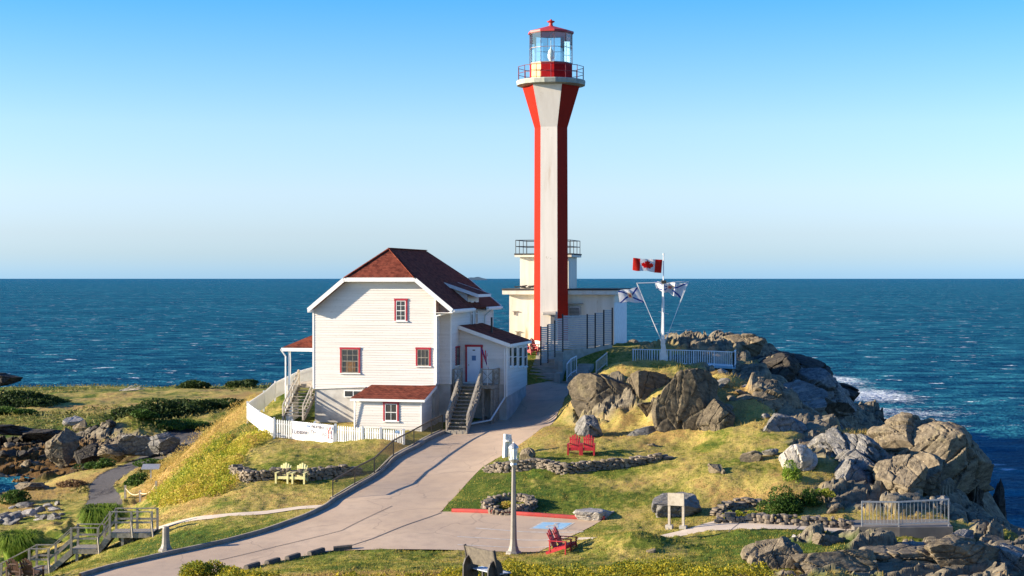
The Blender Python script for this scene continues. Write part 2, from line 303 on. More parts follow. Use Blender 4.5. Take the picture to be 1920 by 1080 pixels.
CT = list(road_left)+road_right+lot_right+[
 # ground in front of the lot and the near hill that rises to the camera
 pz(700, 1040, 5.45), pz(800, 1040, 5.5), pz(900, 1040, 5.5), (-8, 62, 5.75), (0, 62, 5.85), (8, 62, 5.9), (-16, 60, 5.4), (-24, 60, 4.6), (-4, 56, 6.4), (2, 56, 6.5), (9, 56, 6.45), (-12, 56, 6.2), (15, 56, 6.1), (20, 57, 6.0), (28, 57, 5.8),
 (-3, 52, 6.95), (-.8, 53, 6.85), (5, 52, 7.1), (12, 52, 6.8), (18, 52, 6.3), (26, 52, 6.2), (-12, 52, 6.9), (-20, 52, 5.6), (0, 40, 8.7), (20, 40, 7.8), (-20, 40, 7.5), (0, 20, 12.0), (0, 5, 14.5), (15, 10, 12), (-15, 10, 12), (15.5, 67.2, 5.5), (17, 67.1, 5.45), (18.8, 67.3, 5.4), (14.2, 67.4, 5.9),
 # left lawn and lower ground
 pz(310, 1030, 5.2), pz(290, 990, 4.9), pz(250, 1012, 4.5), pz(140, 1045, 3.6), pz(90, 1078, 2.9), pz(20, 1090, 2.4), pz(200, 1050, 4.3), pz(400, 985, 5.5), pz(500, 965, 5.8), pz(380, 965, 5.6), pz(420, 935, 5.9), pz(345, 945, 5.3),
 pz(560, 955, 6.0), pz(600, 930, 6.2), pz(470, 908, 6.35), pz(560, 903, 6.45), pz(650, 888, 6.7), pz(470, 872, 6.95), pz(560, 876, 7.0), pz(640, 868, 7.1), pz(470, 845, 7.3), pz(500, 826, 7.6), pz(600, 835, 7.5), pz(700, 855, 7.3), pz(757, 843, 7.4), pz(560, 826, 7.6),
 pz(462, 792, 8.1), pz(480, 805, 7.9), pz(545, 800, 8.0), pz(640, 812, 8.0), pz(740, 822, 8.0), pz(510, 760, 8.5), pz(530, 738, 9.0), (-17, 108, 9.2), (-12, 112, 9.4), (-4, 112, 9.5), (-17.5, 116, 8), (-8, 118, 8), (-4, 101, 9.1), (-8, 101, 8.6),
 # bank foot, gravel path, low ground
 pz(300, 948, 3.6), pz(285, 942, 2.9), pz(300, 900, 2.8), pz(330, 870, 2.9), pz(380, 840, 3.0), pz(420, 800, 3.2), pz(440, 770, 3.6), (-22, 128, 3.4), (-16, 130, 4), (-6, 130, 4.5),
 pz(262, 952, 2.5), pz(215, 930, 2.4), pz(200, 955, 2.5), pz(210, 900, 2.2), pz(250, 872, 2.2), pz(300, 850, 2.3), pz(330, 832, 2.4), pz(372, 820, 2.6), pz(150, 955, 2.4), pz(100, 985, 2.3), pz(60, 1010, 2.2), pz(150, 905, 2.0), pz(130, 890, 1.8), pz(180, 1000, 2.8), pz(120, 1015, 2.5),
 (-43, 112, 1.6), (-37, 113, 1.8), (-42, 119.5, -1.0), (-39.5, 122, -.6), (-46, 118, -1.2), (-41, 126, -1.2), (-46, 126, -1.5), (-55, 126, -1.6), (-40, 133, -.5), (-50, 134, -.6), (-37, 127, .9), (-46, 145, 1.0), (-38, 145, 1.3), (-34, 135, 1.5),
 (-60, 150, .9), (-50, 100, .6), (-60, 110, -1), (-36, 98, 1.6), (-32, 92, 2.2),
 # field
 (-55, 170, 2.2), (-45, 165, 2.4), (-35, 160, 2.7), (-28, 155, 2.8), (-45, 185, 2.3), (-30, 185, 2.3), (-60, 190, 2.1), (-70, 170, 1.6), (-20, 170, 2.6), (-60, 215, 1.6), (-40, 215, 1.6), (-20, 210, 1.8), (-50, 240, .8), (-30, 238, .9), (-10, 230, .9), (-75, 240, .7), (-60, 262, -1.5), (-30, 260, -1.5), (0, 250, -1.5), (-100, 250, -1.5), (-100, 200, .5), (5, 210, .0), (10, 180, 1.5),
 # terrace of the tower and ground behind it
 (-.5, 111, 11.6), (2, 111.5, 11.9), (5, 112, 12.1), (8, 113, 12.3), (3, 116, 12), (0, 120, 11.5), (8, 120, 12.0), (12, 120, 11.6), (4, 108.3, 10.6), (3, 107.2, 10.1), (6.5, 109, 11.3), (-3, 125, 9), (6, 130, 8.5), (-6, 120, 8.6),
 (-.2, 106.5, 10.0), (2, 105.6, 9.95),
 # right lawn
 pz(880, 940, 6.5), pz(950, 925, 6.7), pz(1050, 925, 6.8), pz(1150, 935, 6.75), pz(1000, 962, 6.3), pz(1150, 972, 6.25), pz(1270, 985, 6.2), pz(1200, 1000, 6.05), pz(1100, 1010, 5.9), pz(1050, 1035, 5.6), pz(950, 890, 7.1), pz(1050, 895, 7.1), pz(1200, 895, 7.15), pz(1000, 862, 7.65), pz(1100, 862, 7.7), pz(1230, 866, 7.65), pz(1090, 848, 7.9), pz(1000, 840, 7.9), pz(1030, 808, 8.4), pz(1160, 820, 8.35), pz(1230, 840, 8.0),
 pz(1320, 880, 7.6), pz(1400, 900, 7.5), pz(1300, 930, 6.9), pz(1400, 940, 6.8), pz(1450, 890, 7.9), pz(1400, 868, 8.0), pz(1340, 985, 6.3), pz(1500, 984, 6.35), pz(1600, 984, 6.35), pz(1690, 990, 6.3), pz(1780, 998, 6.1), pz(1230, 1008, 5.95), pz(1300, 1035, 5.9), pz(1400, 1010, 6.2), pz(1480, 1000, 6.3), (11, 62, 6.0),
 # knoll
 py_(1085, 792, 94), py_(1140, 798, 91.5), py_(1200, 806, 90), py_(1100, 745, 95), py_(1150, 752, 93.6), py_(1215, 760, 92.4), py_(1108, 712, 96.4), py_(1140, 690, 96.6), py_(1190, 680, 97), py_(1245, 677, 98.2), py_(1300, 690, 97), py_(1225, 715, 95.0), py_(1245, 800, 88), py_(1260, 740, 91.6), py_(1290, 728, 90.6), py_(1300, 836, 85.5), py_(1330, 730, 91), py_(1345, 706, 95), py_(1330, 812, 85.4), py_(1380, 760, 89), py_(1400, 722, 93.5), py_(1440, 752, 90), py_(1400, 800, 84.5), py_(1400, 850, 80.5), py_(1460, 800, 85), py_(1510, 770, 91), py_(1450, 715, 103), py_(1500, 840, 80), py_(1400, 700, 104), py_(1510, 720, 112),
 (4.5, 99, 10.4), (6, 101, 11), (8, 103, 10.9), (12, 103, 10.9), (5, 104.5, 10.2), (10, 108, 11.6), (14, 108, 11.2),
 # headland behind
 (9, 124, 12.0), (13, 126, 12.2), py_(1300, 655, 123), py_(1375, 640, 125), py_(1420, 652, 132), py_(1470, 676, 142), py_(1520, 702, 152), py_(1560, 728, 165), py_(1600, 756, 180), (44, 200, -.6), (16, 140, 9), (20, 160, 6), (20, 185, 1), (10, 150, 6), py_(1490, 760, 118), py_(1540, 775, 128), py_(1580, 790, 140), py_(1600, 806, 150), (36, 150, -1.2), (42, 170, -1.5), (46, 185, -1.6), py_(1560, 800, 108), (27, 104, 3), (32, 115, -1), (36, 130, -1.4), py_(1480, 700, 128), py_(1560, 755, 150), (26, 215, -1.5),
 py_(1430, 722, 103), py_(1470, 742, 103), py_(1515, 765, 106), py_(1555, 790, 112), py_(1470, 712, 118), py_(1530, 740, 124),
 # right rock mass
 py_(1470, 885, 76), py_(1520, 905, 74), py_(1500, 850, 78), py_(1560, 830, 82), py_(1530, 800, 90), py_(1580, 822, 92), py_(1610, 850, 80), py_(1640, 812, 87), py_(1690, 800, 88), py_(1740, 804, 88), py_(1790, 830, 87), py_(1822, 880, 85), py_(1838, 940, 83), py_(1680, 850, 81), py_(1730, 870, 79), py_(1640, 900, 75.5), py_(1700, 910, 75.5), py_(1780, 900, 78), py_(1560, 900, 75), py_(1580, 940, 72), py_(1660, 950, 71.5), py_(1740, 955, 71.5), py_(1800, 960, 73), py_(1500, 970, 70.4), py_(1600, 970, 70.4), py_(1700, 975, 70.4), py_(1800, 985, 70.4), py_(1850, 990, 76), py_(1900, 995, 74), py_(1960, 1000, 72),
 (24, 97, 2), (28, 92, -1), (31, 84, -.6), (34, 78, 0), (38, 70, 2), (20, 96, 4.5), (26.4, 84, 3.0), (40, 60, 5), (44, 84, -2), (29, 80, 1.5), (30.5, 74, 3),
 # near rocks
 py_(1400, 1045, 62), py_(1510, 1006, 66), py_(1600, 1010, 65.6), py_(1700, 1024, 64.6), py_(1800, 1020, 65), py_(1900, 1045, 65), py_(1400, 1075, 59.5), py_(1550, 1060, 61), py_(1700, 1070, 60.5), py_(1850, 1070, 61), py_(1960, 1030, 66),
 # far away: sea floor
 (120, 100, -4), (120, 200, -4), (80, 140, -3), (60, 230, -3), (80, 60, -2), (60, 30, 2), (-120, 100, -3), (-90, 130, -2), (-80, 60, 0), (-60, 80, .5), (-60, 30, 6), (-130, 280, -3), (130, 300, -4), (0, 300, -3), (60, 320, -3),
]
CT = np.array(CT, float)
_C2 = 1.2
def _phi(r2): return np.sqrt(r2+_C2)
_D = _phi((CT[:, None, 0]-CT[None, :, 0])**2+(CT[:, None, 1]-CT[None, :, 1])**2)
_n = len(CT); _A = np.zeros((_n+3, _n+3)); _A[:_n, :_n] = _D-np.eye(_n)*.25*1.0
_A[:_n, _n] = 1; _A[:_n, _n+1] = CT[:, 0]; _A[:_n, _n+2] = CT[:, 1]; _A[_n:, :_n] = _A[:_n, _n:].T
_W = np.linalg.solve(_A, np.r_[CT[:, 2], 0, 0, 0])
def H0(x, y):
    x = np.atleast_1d(np.asarray(x, float)); y = np.atleast_1d(np.asarray(y, float)); sh = x.shape; x = x.ravel(); y = y.ravel(); out = np.empty(x.shape)
    for i in range(0, len(x), 20000):
        a, b = x[i:i+20000], y[i:i+20000]
        out[i:i+20000] = _phi((a[:, None]-CT[None, :, 0])**2+(b[:, None]-CT[None, :, 1])**2)@_W[:_n]+_W[_n]+_W[_n+1]*a+_W[_n+2]*b
    return out.reshape(sh)
def inpoly(x, y, poly):
    r = np.zeros(x.shape, bool); k = len(poly)
    for i in range(k):
        x0, y0 = poly[i][:2]; x1, y1 = poly[(i+1) % k][:2]
        if y0 == y1: continue
        r ^= ((y0 > y) != (y1 > y)) & (x < (x1-x0)*(y-y0)/(y1-y0)+x0)
    return r
def segd(x, y, pts):
    d = np.full(x.shape, 1e9)
    for (a, b) in zip(pts[:-1], pts[1:]):
        ax, ay, bx, by = a[0], a[1], b[0], b[1]; l2 = (bx-ax)**2+(by-ay)**2+1e-9
        t = np.clip(((x-ax)*(bx-ax)+(y-ay)*(by-ay))/l2, 0, 1); d = np.minimum(d, np.hypot(x-ax-t*(bx-ax), y-ay-t*(by-ay)))
    return d
path_l_c = [pz(288, 988, 4.98), pz(340, 981, 5.2), pz(400, 973, 5.5), pz(500, 960, 5.85), pz(560, 952, 6.0), pz(606, 949, 6.1)]
path_r_far = [pz(1085, 1006, 5.88), pz(1160, 1010, 5.92), pz(1235, 1004, 6.0), pz(1290, 992, 6.15), pz(1340, 974, 6.4), pz(1400, 974, 6.4), pz(1500, 978, 6.38), pz(1610, 983, 6.36)]
path_r_near = [pz(1080, 1011, 5.85), pz(1160, 1014, 5.9), pz(1240, 1011, 5.95), pz(1330, 999, 6.1), pz(1400, 994, 6.25), pz(1500, 992, 6.3), pz(1560, 993, 6.3), pz(1612, 1000, 6.2)]
gravel_l = [pz(150, 965, 2.45), pz(165, 930, 2.35), pz(168, 905, 2.25), pz(185, 888, 2.2), pz(225, 872, 2.2), pz(262, 850, 2.3), pz(285, 835, 2.4), pz(315, 815, 2.5), pz(345, 803, 2.6)]
gravel_r = [pz(240, 970, 2.5), pz(230, 950, 2.5), pz(222, 925, 2.35), pz(212, 905, 2.25), pz(255, 882, 2.2), pz(310, 862, 2.35), pz(345, 838, 2.5), pz(372, 824, 2.7), pz(380, 810, 2.8)]
road_poly = road_left+road_right[::-1]; lot_poly = [road_right[6]]+lot_right+[pz(850, 962, 6.2), road_right[8]]
def flatmask(x, y):
    """1 on made ground (road, lot, paths, under buildings)"""
    m = inpoly(x, y, road_poly) | inpoly(x, y, lot_poly) | inpoly(x, y, path_r_far+path_r_near[::-1]) | (segd(x, y, path_l_c) < .42) | ((x > 14.6) & (x < 19.1) & (y > 68.1) & (y < 70.4))
    return m
def blob(x, y, L_):
    t = np.zeros(x.shape)
    for (cx, cy, rx, ry, a) in L_: t = np.maximum(t, a*np.exp(-((x-cx)/rx)**2-((y-cy)/ry)**2))
    return t
ROCK = [(6.2, 94.6, 2.6, 3.0, 1.1), (4.2, 95, 1.5, 3, 1.1), (10.4, 89.2, 1.5, 3.2, 1.15), (8.3, 91.2, 1.0, 1.5, .8), (13.5, 84.2, 1.0, 1.4, .8), (16, 96, 2.5, 5, .8), (16.5, 88, 2.8, 6, 1.3), (14.8, 92, 1.6, 3.5, 1.0), (12.2, 97.5, 1.6, 2, .9), (15.5, 82.2, 1.6, 1.8, .8), (18, 100, 4, 12, 1.2), (14, 122, 9, 12, 1.4), (15.5, 101, 3.5, 8, 1.3), (15.4, 91, 3.0, 6, 1.4), (17, 96, 3.5, 6, 1.4), (8.6, 100.5, 1.5, 1.2, .9), (11.6, 98.6, 1.8, 1.2, 1.0), (24, 128, 10, 26, 1.4), (34, 165, 16, 40, 1.5), (24, 150, 14, 30, 1.4), (12, 108, 6, 5, .8), (6, 104, 2.5, 4, .9),
        (17.2, 80, 3.0, 6, 1.4), (17, 72.6, 3.4, 2.2, 1.5), (22, 73, 4, 2.6, 1.6), (20.5, 84, 4, 7, 1.4), (24, 82, 4, 8, 1.5), (17.5, 75, 2.2, 3.2, 1.1), (21, 76, 4, 4.5, 1.5), (15.6, 72.6, 1.6, 2, .9), (25, 73, 5, 4, 1.5), (30, 80, 5, 12, 1.5), (28, 92, 6, 10, 1.4),
        (13.4, 60.0, 3.4, 3.4, 1.2), (17.5, 60, 5.5, 6, 1.7), (24, 60, 7, 8, 1.7), (10.8, 57.5, 2.2, 3, .9), (12.4, 66.0, 1.6, 1.6, .9), (17, 65.8, 4.5, 1.7, 1.5), (23, 67, 4, 2.5, 1.5), (32, 66, 7, 6, 1.5),
        (-45, 146, 9, 10, 1.5), (-60, 140, 14, 16, 1.5), (-36, 141, 4, 6, 1.1), (-28.5, 133, 3.6, 4.5, 1.15), (-38, 104, 5.5, 7, 1.1), (-40, 116, 4, 6, 1.2), (-50, 120, 14, 20, 1.2), (-39, 132, 4, 5, 1.1)]
NOROCK = [(8.4, 96.5, 2.2, 2.2, 1.0), (12.0, 93.5, 2.0, 2.6, .8), (13.8, 87, 1.6, 3, .7), (9.2, 93.2, .9, 1.8, .8), (12, 86, 1.0, 2.4, .6), (19.2, 86.4, 2.2, 2.6, 1.0), (16.4, 77.8, .9, 1.6, .9), (18.2, 73.6, 1.3, .8, .8)]
WARM = []
def mounds(x, y):
    """small humps and knobs on top of the measured surface"""
    t = np.zeros(x.shape)
    for (px, py, Z, rx, ry, h) in ((1195, 1030, 5.8, 1.5, 1.6, .62), (1120, 1030, 5.7, 1.4, 1.0, .25), (1330, 898, 7.5, 1.4, 1.6, .3), (1290, 870, 7.8, 2.2, 2.0, .25), (1370, 890, 7.6, 1.2, 1.4, .25), (240, 815, 2.4, 3.6, 4.5, 2.1), (600, 965, 5.9, 2, 2, .0), (370, 905, 4.6, 2.5, 3.0, .5), (330, 918, 4.4, 1.6, 2, .4), (400, 870, 5, 2, 3, .5)):
        g = G(px, py, Z); t = t+h*np.exp(-((x-g.x)/rx)**2-((y-g.y)/ry)**2)
    return t
def fields(x, y):
    """height and masks"""
    h = H0(x, y)
    flat = flatmask(x, y)
    dr = np.minimum(segd(x, y, road_left), np.minimum(segd(x, y, road_right), segd(x, y, lot_right+[pz(850, 962, 6.2)])))
    near = np.exp(-(dr/1.6)**2)*(1-flat)
    free = np.where(flat, 0, 1-near*.9)
    g0 = G(640, 800, 8.1)
    # keep level under the buildings
    bl = np.exp(-((x+7.5)/6)**4-((y-102)/8)**4); bl2 = np.exp(-((x-4)/5.5)**4-((y-113.5)/5)**4)
    free = free*(1-np.clip(bl, 0, 1))*(1-np.clip(bl2, 0, 1))
    grav = inpoly(x, y, gravel_l+gravel_r[::-1])
    rk = blob(x, y, ROCK)-1.1*blob(x, y, NOROCK)
    rk = rk+.45*fbm(x*.45, y*.45, 3, 4)
    shore = np.clip(1-h/1.4, 0, 1)*(x > -25)
    rk = np.clip((np.maximum(rk, shore)-.48)*5, 0, 1)*free*(~grav)
    slope_noise = fbm(x*.12, y*.12, 5, 4)
    rough = .5+.5*np.clip(fbm(x*.3, y*.3, 8, 2)*2, -1, 1)
    bankm = blob(x, y, [(12.5, 92, 4.5, 6, .9), (7, 93, 3, 4, .6), (-24, 93, 5, 9, 1), (-21, 104, 4, 9, 1), (-26, 86, 3, 4, .7)])
    hh = h+mounds(x, y)*free+free*(.10*fbm(x*.6, y*.6, 6, 4)+.085*fbm(x*2.6, y*2.6, 7, 4)*(1-rk)+bankm*.7*fbm(x*.8, y*.8, 9, 4)+np.clip((y-120)/60, 0, 1)*.35*fbm(x*.2, y*.2, 13, 4))
    amp = np.where(y > 112, 1.5, 1.0)*np.where(x < -25, .5, 1.0)
    rh = rockh(x, y)
    hh = hh+rk*amp*(rh+.05)
    # steps of turf hanging over bare rock
    foot = (segd(x, y, path_l_c) < .5) | inpoly(x, y, path_r_far+path_r_near[::-1])
    hh = hh-.11*(flat & ~foot)-.045*(flat & foot)-.05*grav
    sw = blob(x, y, [(-45, 136, 14, 10, 1.4), (-37, 138, 5, 7, 1.1), (-44, 143, 11, 7, 1.2), (-40, 120, 4, 5, 1.0)])+.5*fbm(x*.5, y*.5, 15, 4)
    sw = np.clip((sw-.45)*3, 0, 1)*np.clip(2.8-hh, 0, 1)
    return hh, rk, flat, grav, sw
def hz(x, y): return float(fields(np.array([float(x)]), np.array([float(y)]))[0][0])
def hs(x, y): return float(H0(x, y)[0])
us = (np.arange(-330, 2251, 3.0)-CXP)/FPX
ys = list(np.arange(6, 46, 1.5))
y = 46.0
while y < 215: ys.append(y); y *= 1.0026
while y < 330: ys.append(y); y *= 1.006
ys = np.array(ys)
# widen the fan a little near the camera so that it still covers the ground to the sides
Yg, Ug = np.meshgrid(ys, us, indexing='ij'); Xg = Ug*np.maximum(Yg, 46)
HH, RK, FL, GR, SW = fields(Xg.ravel(), Yg.ravel())
DRY_SPOTS = [(-15, 82, 5, 3, .35), (-12, 90, 6, 4, .6), (5, 88, 9, 3, .55), (12, 78, 8, 6, .6), (13, 92, 8, 8, 1.0), (9, 96, 5, 5, 1.0), (20, 86, 4, 4, 1.0), (-40, 190, 40, 28, .5), (-21, 106, 4, 10, .9), (-35, 118, 6, 8, .9), (-24, 84, 2.5, 6, .8), (4, 56, 6, 4, .4), (-5, 56, 6, 3, .7), (7, 72, 5, 1.5, .5), (17, 72, 3, 3, .8), (-13, 77, 6, 2, .3), (8.2, 70, 2.5, 1.5, .5)]
GREEN_SPOTS = [(11, 66, 5, 3, .9), (6, 67, 3, 2, .8), (-.5, 76, 3, 3, .9), (-17, 71, 5, 2, .6), (-16, 88, 2.5, 4, .5), (-24, 92, 3, 5, .3), (-22, 80, 5, 2, .5), (-2.5, 75, 3, 3, .8), (4, 80, 3, 1.5, .5), (-40, 235, 40, 8, .5), (-40, 160, 30, 8, .7), (-16, 105, 3, 8, .6)]
x_, y_ = Xg.ravel(), Yg.ravel()
dry = .46+.8*fbm(x_*.18, y_*.18, 61, 4)+.5*fbm(x_*.9, y_*.6, 62, 3)+blob(x_, y_, DRY_SPOTS)*.75-blob(x_, y_, GREEN_SPOTS)*.6
V = np.c_[x_, y_, HH]; nr, nc = Yg.shape
I = np.arange(nr*nc).reshape(nr, nc); F = np.c_[I[:-1, :-1].ravel(), I[:-1, 1:].ravel(), I[1:, 1:].ravel(), I[1:, :-1].ravel()]

def ground_mat():
    m, t, b = nt('grass_and_rock_ground'); v = wpos(t)
    def A(n): a = t.nodes.new('ShaderNodeAttribute'); a.attribute_name = n; return a.outputs['Fac']
    n1 = noise(t, v, .5, 5, .6); n2 = noise(t, v, 3.2, 5, .65); n3 = noise(t, v, 13, 4, .6); n4 = noise(t, v, 32, 2)
    d = mth(t, 'ADD', A('dry'), mth(t, 'MULTIPLY', mth(t, 'SUBTRACT', n2, .5), 1.3))
    gr = ramp(t, d, [(.05, (.055, .100, .012)), (.34, (.150, .175, .024)), (.55, (.33, .275, .065)), (.77, (.45, .34, .10)), (1.0, (.40, .255, .085))])
    gr = mix(t, ramp(t, n3, [(.33, (.7,)*3), (.5, (0.,)*3)]), gr, (.055, .070, .014))
    gr = mix(t, ramp(t, n1, [(.62, (0.,)*3), (.78, (.5,)*3)]), gr, (.20, .13, .06))
    # rock: warm grey with lichen, rust and dark seams
    rs = N(t, 'ShaderNodeMapping'); rs.inputs['Rotation'].default_value = (.25, .3, radians(28)); rs.inputs['Scale'].default_value = (.5, 2.2, 2.6); L(t, v, rs.inputs[0])
    r1 = noise(t, rs.outputs[0], 1.1, 7, .68); r2 = noise(t, v, 1.7, 6, .7); r3 = noise(t, v, 9, 5, .7)
    rc = ramp(t, r1, [(.30, (.055, .048, .036)), (.48, (.155, .130, .092)), (.62, (.25, .21, .145)), (.80, (.36, .30, .21))])
    rc = mix(t, ramp(t, r2, [(.52, (0.,)*3), (.70, (.7,)*3)]), rc, (.30, .25, .16))
    rc = mix(t, ramp(t, r3, [(.62, (0.,)*3), (.70, (.6,)*3)]), rc, (.34, .32, .27))
    rc = mix(t, ramp(t, noise(t, v, .8, 5, .7), [(.63, (0.,)*3), (.72, (.7,)*3)]), rc, (.33, .19, .06))
    rc = mix(t, ramp(t, r3, [(.28, (.8,)*3), (.40, (0.,)*3)]), rc, (.05, .046, .04))
    zz = N(t, 'ShaderNodeSeparateXYZ'); L(t, v, zz.inputs[0])
    wet = mth(t, 'MULTIPLY', mth(t, 'ADD', zz.outputs[2], mth(t, 'MULTIPLY', mth(t, 'SUBTRACT', r2, .5), 3.0)), .33)
    rc = mix(t, ramp(t, wet, [(.42, (1.,)*3), (.80, (0.,)*3)]), rc, (.030, .026, .022))
    c = mix(t, A('rock'), gr, rc)
    c = mix(t, A('seaweed'), c, ramp(t, r3, [(.35, (.035, .025, .012)), (.65, (.20, .105, .03))]))
    gv = ramp(t, n4, [(.35, (.060, .054, .050)), (.65, (.145, .130, .118))])
    c = mix(t, A('gravel'), c, gv); L(t, c, b.inputs['Base Color'])
    b.inputs['Roughness'].default_value = .95; b.inputs['Specular IOR Level'].default_value = .12
    hgt = mix(t, A('rock'), mix(t, .5, n3, n4), mix(t, .5, r3, r1)); bump(t, b, hgt, .8, .09); return m
groundm = ground_mat()
fr = RK[F].mean(1) > .4
ter = npmesh('terrain', V, F, groundm, {'rock': RK, 'dry': dry, 'seaweed': SW, 'gravel': GR.astype(float)}, smooth=~fr)
tag(ter, 'grassy and rocky headland ground falling to the sea', kind='structure')
# ---------------------------------------------------------------- roads, kerbs, markings
def resample(pts, n):
    p = np.array([q[:2] for q in pts], float); s = np.r_[0, np.cumsum(np.hypot(*np.diff(p, axis=0).T))]
    t = np.linspace(0, s[-1], n); return np.c_[np.interp(t, s, p[:, 0]), np.interp(t, s, p[:, 1])]
def smoothline(pts, n=60, k=2):
    q = resample(pts, n)
    for _ in range(k): q[1:-1] = (q[:-2]+2*q[1:-1]+q[2:])/4
    return q
def ribbon(name, l, r, off, mat, n=200, m=14, parent=None):
    A, B = resample(l, n), resample(r, n); t = np.linspace(0, 1, m)[None, :, None]
    Q = (A[:, None]*(1-t)+B[:, None]*t).reshape(-1, 2); Z = H0(Q[:, 0], Q[:, 1])+off
    J = np.arange(n*m).reshape(n, m); F_ = np.c_[J[:-1, :-1].ravel(), J[:-1, 1:].ravel(), J[1:, 1:].ravel(), J[1:, :-1].ravel()]
    o = npmesh(name, np.c_[Q, Z], F_, mat, smooth=np.ones(len(F_), bool))
    if parent: o.parent = parent
    return fix_normals(o)
road_left_s, road_right_s = smoothline(road_left, 160), smoothline(road_right, 160)
tag(ribbon('road', road_left_s, road_right_s, 0.0, asph, 320, 30), kind='structure')
tag(ribbon('parking_area', lot_left, lot_right, .006, asph, 80, 40), kind='structure')
def strip(name, c, wd, off, mat, n=120, m=3, kind='structure'):
    q = smoothline(c, n); t = np.gradient(q, axis=0); t /= np.hypot(*t.T)[:, None]; nrm = np.c_[-t[:, 1], t[:, 0]]*wd/2
    return tag(ribbon(name, q+nrm, q-nrm, off, mat, n, m), kind=kind)
def kerb(name, c, wd, h0, h1, mat, n=200):
    q = smoothline(c, n); t = np.gradient(q, axis=0); t /= np.hypot(*t.T)[:, None]; nr_ = np.c_[-t[:, 1], t[:, 0]]*wd/2
    z = H0(q[:, 0], q[:, 1]); V_ = []; F_ = []
    for i in range(n):
        a, b2 = q[i]+nr_[i], q[i]-nr_[i]
        V_ += [(*a, z[i]+h0), (*a, z[i]+h1-.012), (*(a-nr_[i]*.15), z[i]+h1), (*(b2+nr_[i]*.15), z[i]+h1), (*b2, z[i]+h1-.012), (*b2, z[i]+h0)]
    for i in range(n-1):
        for k in range(6): F_.append((i*6+k, i*6+(k+1) % 6, i*6+6+(k+1) % 6, i*6+6+k))
    o = npmesh(name, V_, F_, mat); fix_normals(o); return tag(o, kind='structure')
kerb('concrete_kerb', road_left[1:16], .16, -.1, .17, simple('kerb_concrete', (.30, .25, .19), (.20, .165, .125), 2.0, .9, .3, 20, .01, wp=True))
kerb('red_kerb', [pz(848, 961, 6.2), pz(990, 968, 6.2), pz(1135, 975, 6.15)], .2, -.1, .15, redpaint_kerb)
# two long tar seams left by the raised footway, and cracks
strip('asphalt_joint', [pz(828, 962, 6.18), pz(760, 985, 5.95), pz(700, 1008, 5.7), pz(628, 1032, 5.42)], .07, .018, tar)
strip('asphalt_joint', [pz(735, 950, 6.2), pz(640, 993, 5.8), pz(520, 1020, 5.5), pz(400, 1050, 5.2)], .045, .014, tar)
strip('parking_line', [pz(892, 989, 5.95), pz(980, 993, 5.95), pz(1094, 998, 5.9)], .10, .014, linepaint)
strip('parking_line', [pz(857, 1003, 5.82), pz(950, 1007, 5.8), pz(1060, 1012, 5.75)], .10, .014, linepaint)
strip('parking_line', [pz(858, 1019, 5.66), pz(940, 1022, 5.65), pz(1030, 1026, 5.6)], .10, .014, linepaint)
def quadpatch(name, c4, off, mat, inset=0):
    c = np.array([q[:2] for q in c4]); ctr = c.mean(0); c = ctr+(c-ctr)*(1-inset); return tag(ribbon(name, [c[0], c[1]], [c[3], c[2]], off, mat, 14, 14), kind='structure')
bay = [pz(992, 989, 5.98), pz(1016, 977, 6.12), pz(1078, 979, 6.1), pz(1056, 992, 5.95)]
quadpatch('bay_outline', bay, .014, linepaint); quadpatch('accessible_bay_patch', bay, .020, bluepaint, .13)
# the wheelchair symbol, worn white paint on the blue
bc = np.array([q[:2] for q in bay]); ax_u = (bc[3]-bc[0]); ax_v = (bc[1]-bc[0]); 
def bayp(u, v): q = bc[0]+ax_u*u+ax_v*v; return (q[0], q[1], 0)
for pl in ([bayp(.50, .78), bayp(.50, .45), bayp(.66, .45), bayp(.72, .22)], [bayp(.50, .62), bayp(.62, .62)],
           [bayp(.46, .55), bayp(.38, .42), bayp(.40, .26), bayp(.52, .18), bayp(.62, .28), bayp(.63, .38)]):
    strip('bay_symbol', pl, .11, .026, linepaint, 24)
q = bayp(.5, .84); sy = MB(); sy.lathe([(.10, 0), (.10, .004)], 12, (q[0], q[1], hs(q[0], q[1])+.024)); tag(sy.build('bay_symbol', linepaint), kind='structure')
strip('footpath', path_l_c, .72, -.01, pathm)
tag(ribbon('footpath', smoothline(path_r_far, 80), smoothline(path_r_near, 80), -.008, pathm, 160, 8), kind='structure')
for a, b2 in (((1395, 975), (1362, 998)), ((1507, 979), (1492, 994)), ((1590, 982), (1580, 995))):
    strip('path_joint', [pz(*a, 6.38), pz(*b2, 6.25)], .04, -.003, tar, 10)
# gravel path sheet
tag(ribbon('gravel_path', smoothline(gravel_l, 60), smoothline(gravel_r, 60), -.02, gravelm, 120, 12), kind='structure')

